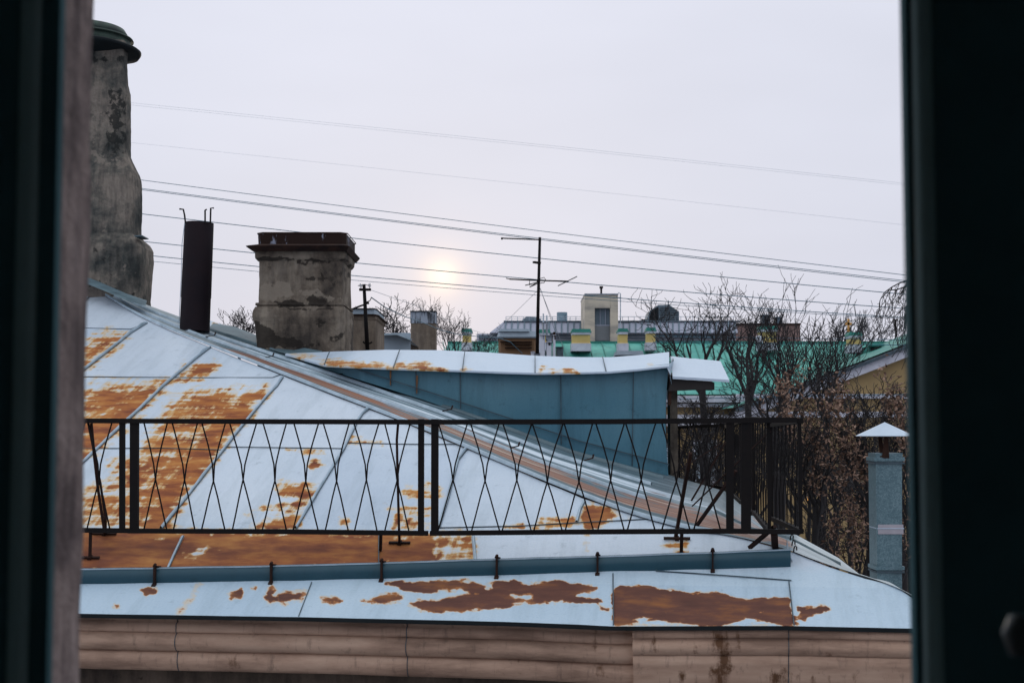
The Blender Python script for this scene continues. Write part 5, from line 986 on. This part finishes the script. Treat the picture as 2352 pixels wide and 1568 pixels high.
# drooping birch at the right frame
rn = random.Random(7); WB = empty('birch_tree', (pt(2190, 990, 20).x, 20, 0), 'birch with drooping twigs hanging in from the right window edge', 'tree'); m = MB(); bx0 = WB.location
m.tube([(bx0.x, 20, 0), (bx0.x + .1, 20, 6), (bx0.x, 20, 12), (bx0.x - .05, 20, 14.6)], [.16, .13, .09, .03], 8); m.build('trunk', M['bark'], WB, True); m = MB()
for k in range(9):
    s = Vector((bx0.x, 20 + rn.uniform(-.2, .2), pt(0, 640 + k * 12, 20).z)); L_ = rn.uniform(.5, 1.05); P = [s]
    for i in range(8):
        t = (i + 1) / 8; P.append(s + Vector((-L_ * t * .95, rn.uniform(-.04, .04), .22 * math.sin(t * 2.2) - .22 * t * t)) + Vector((0, 0, rn.gauss(0, .012))))
    m.tube(P, [.016 - .0012 * i for i in range(9)], 4, cap=False)
    for i in range(2, 9):
        for _ in range(3):
            q = P[i]; ln = rn.uniform(.2, .75); Q = [q]
            for j in range(6): t = (j + 1) / 6; Q.append(q + Vector((-.12 * t * rn.uniform(.3, 1.4), rn.uniform(-.05, .05) * t, -ln * t ** 1.2 + .03)) + Vector((rn.gauss(0, .01), 0, 0)))
            m.tube(Q, .0045, 3, cap=False)
            for j in range(2, 6): m.tube([Q[j], Q[j] + Vector((rn.uniform(-.05, .05), 0, rn.uniform(-.05, .02)))], .004, 3, cap=False)
m.build('drooping_twigs', M['bark'], WB)
# far-off wood filling the skyline and undergrowth
# ------------------------------------------------------------------ ground
m = MB(); m.add([(-900, -60, 0), (900, -60, 0), (900, 1500, 0), (-900, 1500, 0)], [(0, 1, 2, 3)]); tag(m.build('ground', simple('ground_snow_patches', (0.35, 0.38, 0.44), (0.07, 0.065, 0.055), .12, .95, 0, .48, .56, detail=8), None), kind='structure')
# ------------------------------------------------------------------ own building: window wall, room, window frame
OW = empty('window_wall', (0, 1.4, 0), 'rough weathered plaster reveal of our own window opening at the left', 'wall')
XL, XR, Yi, Yo = -0.4625, 0.50, 1.22, 1.52
m = MB(); m.box(-3.3, XL, Yi, Yo, 0, 13.7); m.box(XR, 3.3, Yi, Yo, 0, 13.7); m.box(XL, XR, Yi, Yo, 0, 11.0); m.box(XL, XR, Yi, Yo, 12.9, 13.7)
m.build('wall', M['reveal'], OW, False, {'dark': patches([], 0), 'light': patches([], 0)})
rows = []
for i in range(50):
    z = 10.9 + 2.1 * i / 49; rows.append([Vector((XL + .004 + .004 * mnoise.noise(Vector((y * 9, z * 7, 0))) + (.004 * mnoise.noise(Vector((z * 12, 0, 4))) if k == 8 else 0), y, z)) for k, y in enumerate([Yi - .02 + (Yo - Yi + .03) * k / 8 for k in range(9)])])
m = MB(); m.grid(rows); m.build('reveal', M['reveal'], OW, True, {'dark': patches([], 0), 'light': patches([], 0)})
m = MB(); m.box(-1.65, -1.6, -2, 1.21, 10.2, 13.3); m.box(1.6, 1.65, -2, 1.21, 10.2, 13.3); m.box(-1.65, 1.65, -2.05, -2, 10.2, 13.3); m.box(-1.6, 1.6, -2, 1.21, 13.25, 13.3); m.box(-1.6, 1.6, -2, 1.21, 10.2, 10.25); m.box(-1.6, XL - .2, 1.17, 1.21, 10.25, 13.25); m.box(XR + .2, 1.6, 1.17, 1.21, 10.25, 13.25)
tag(m.build('room_interior', simple('room_paint', (.74, .80, .82), None, 2, .9), None), kind='structure')
WF = empty('window_frame', (0, 1.15, 11), 'dark window frame with rounded beads close to the camera', 'window'); M['frame'] = simple('black_frame', (0.003, 0.010, 0.014), (0.003, 0.008, 0.011), 3, .6, bmp=0, spec=.04); M['bead'] = simple('frame_bead_highlight', (0.42, 0.60, 0.62), (0.38, 0.55, 0.57), 3, .5, bmp=0, spec=.1)  # pale bead colour paints in the highlight streak along the dark frame
M['casing'] = simple('casing_paint', (0.085, 0.19, 0.22), None, 3, .8, bmp=0, spec=.03); xl = (123 - 1176) / FP * 1.2; xr = (2090 - 1176) / FP * 1.2
m = MB(); m.box(xl - .34, xl - .002, 1.203, 1.218, 10.9, 13.0); m.build('stile', M['casing'], WF)
m = MB(); m.tube([(xl - .026, 1.202, 10.9), (xl - .026, 1.202, 13.0)], .009, 12); m.build('bead', M['bead'], WF, True)
m = MB(); m.box(xr + .002, xr + .46, 1.203, 1.218, 10.9, 13.0); m.build('stile', M['casing'], WF)
m = MB(); m.tube([(xr + .016, 1.202, 10.9), (xr + .016, 1.202, 13.0)], .009, 12); m.build('bead', M['bead'], WF, True)
m = MB(); m.box(xl - .3, xr + .42, 1.10, 1.22, 10.8, 11.05); m.box(xl - .3, xr + .42, 1.10, 1.22, 12.75, 13.0); m.build('rail', M['frame'], WF)
m = MB(); p = pt(2338, 1452, 1.0); m.tube([p + Vector((.05, .06, 0)), p + Vector((.01, .0, 0)), p], .008, 10); m.tube([p + Vector((0, 0, .012)), p, p + Vector((0, 0, -.016))], [.006, .011, .006], 10); m.build('handle', simple('steel_handle', (.10, .12, .13), None, 2, .5, .2, bmp=0), WF, True)
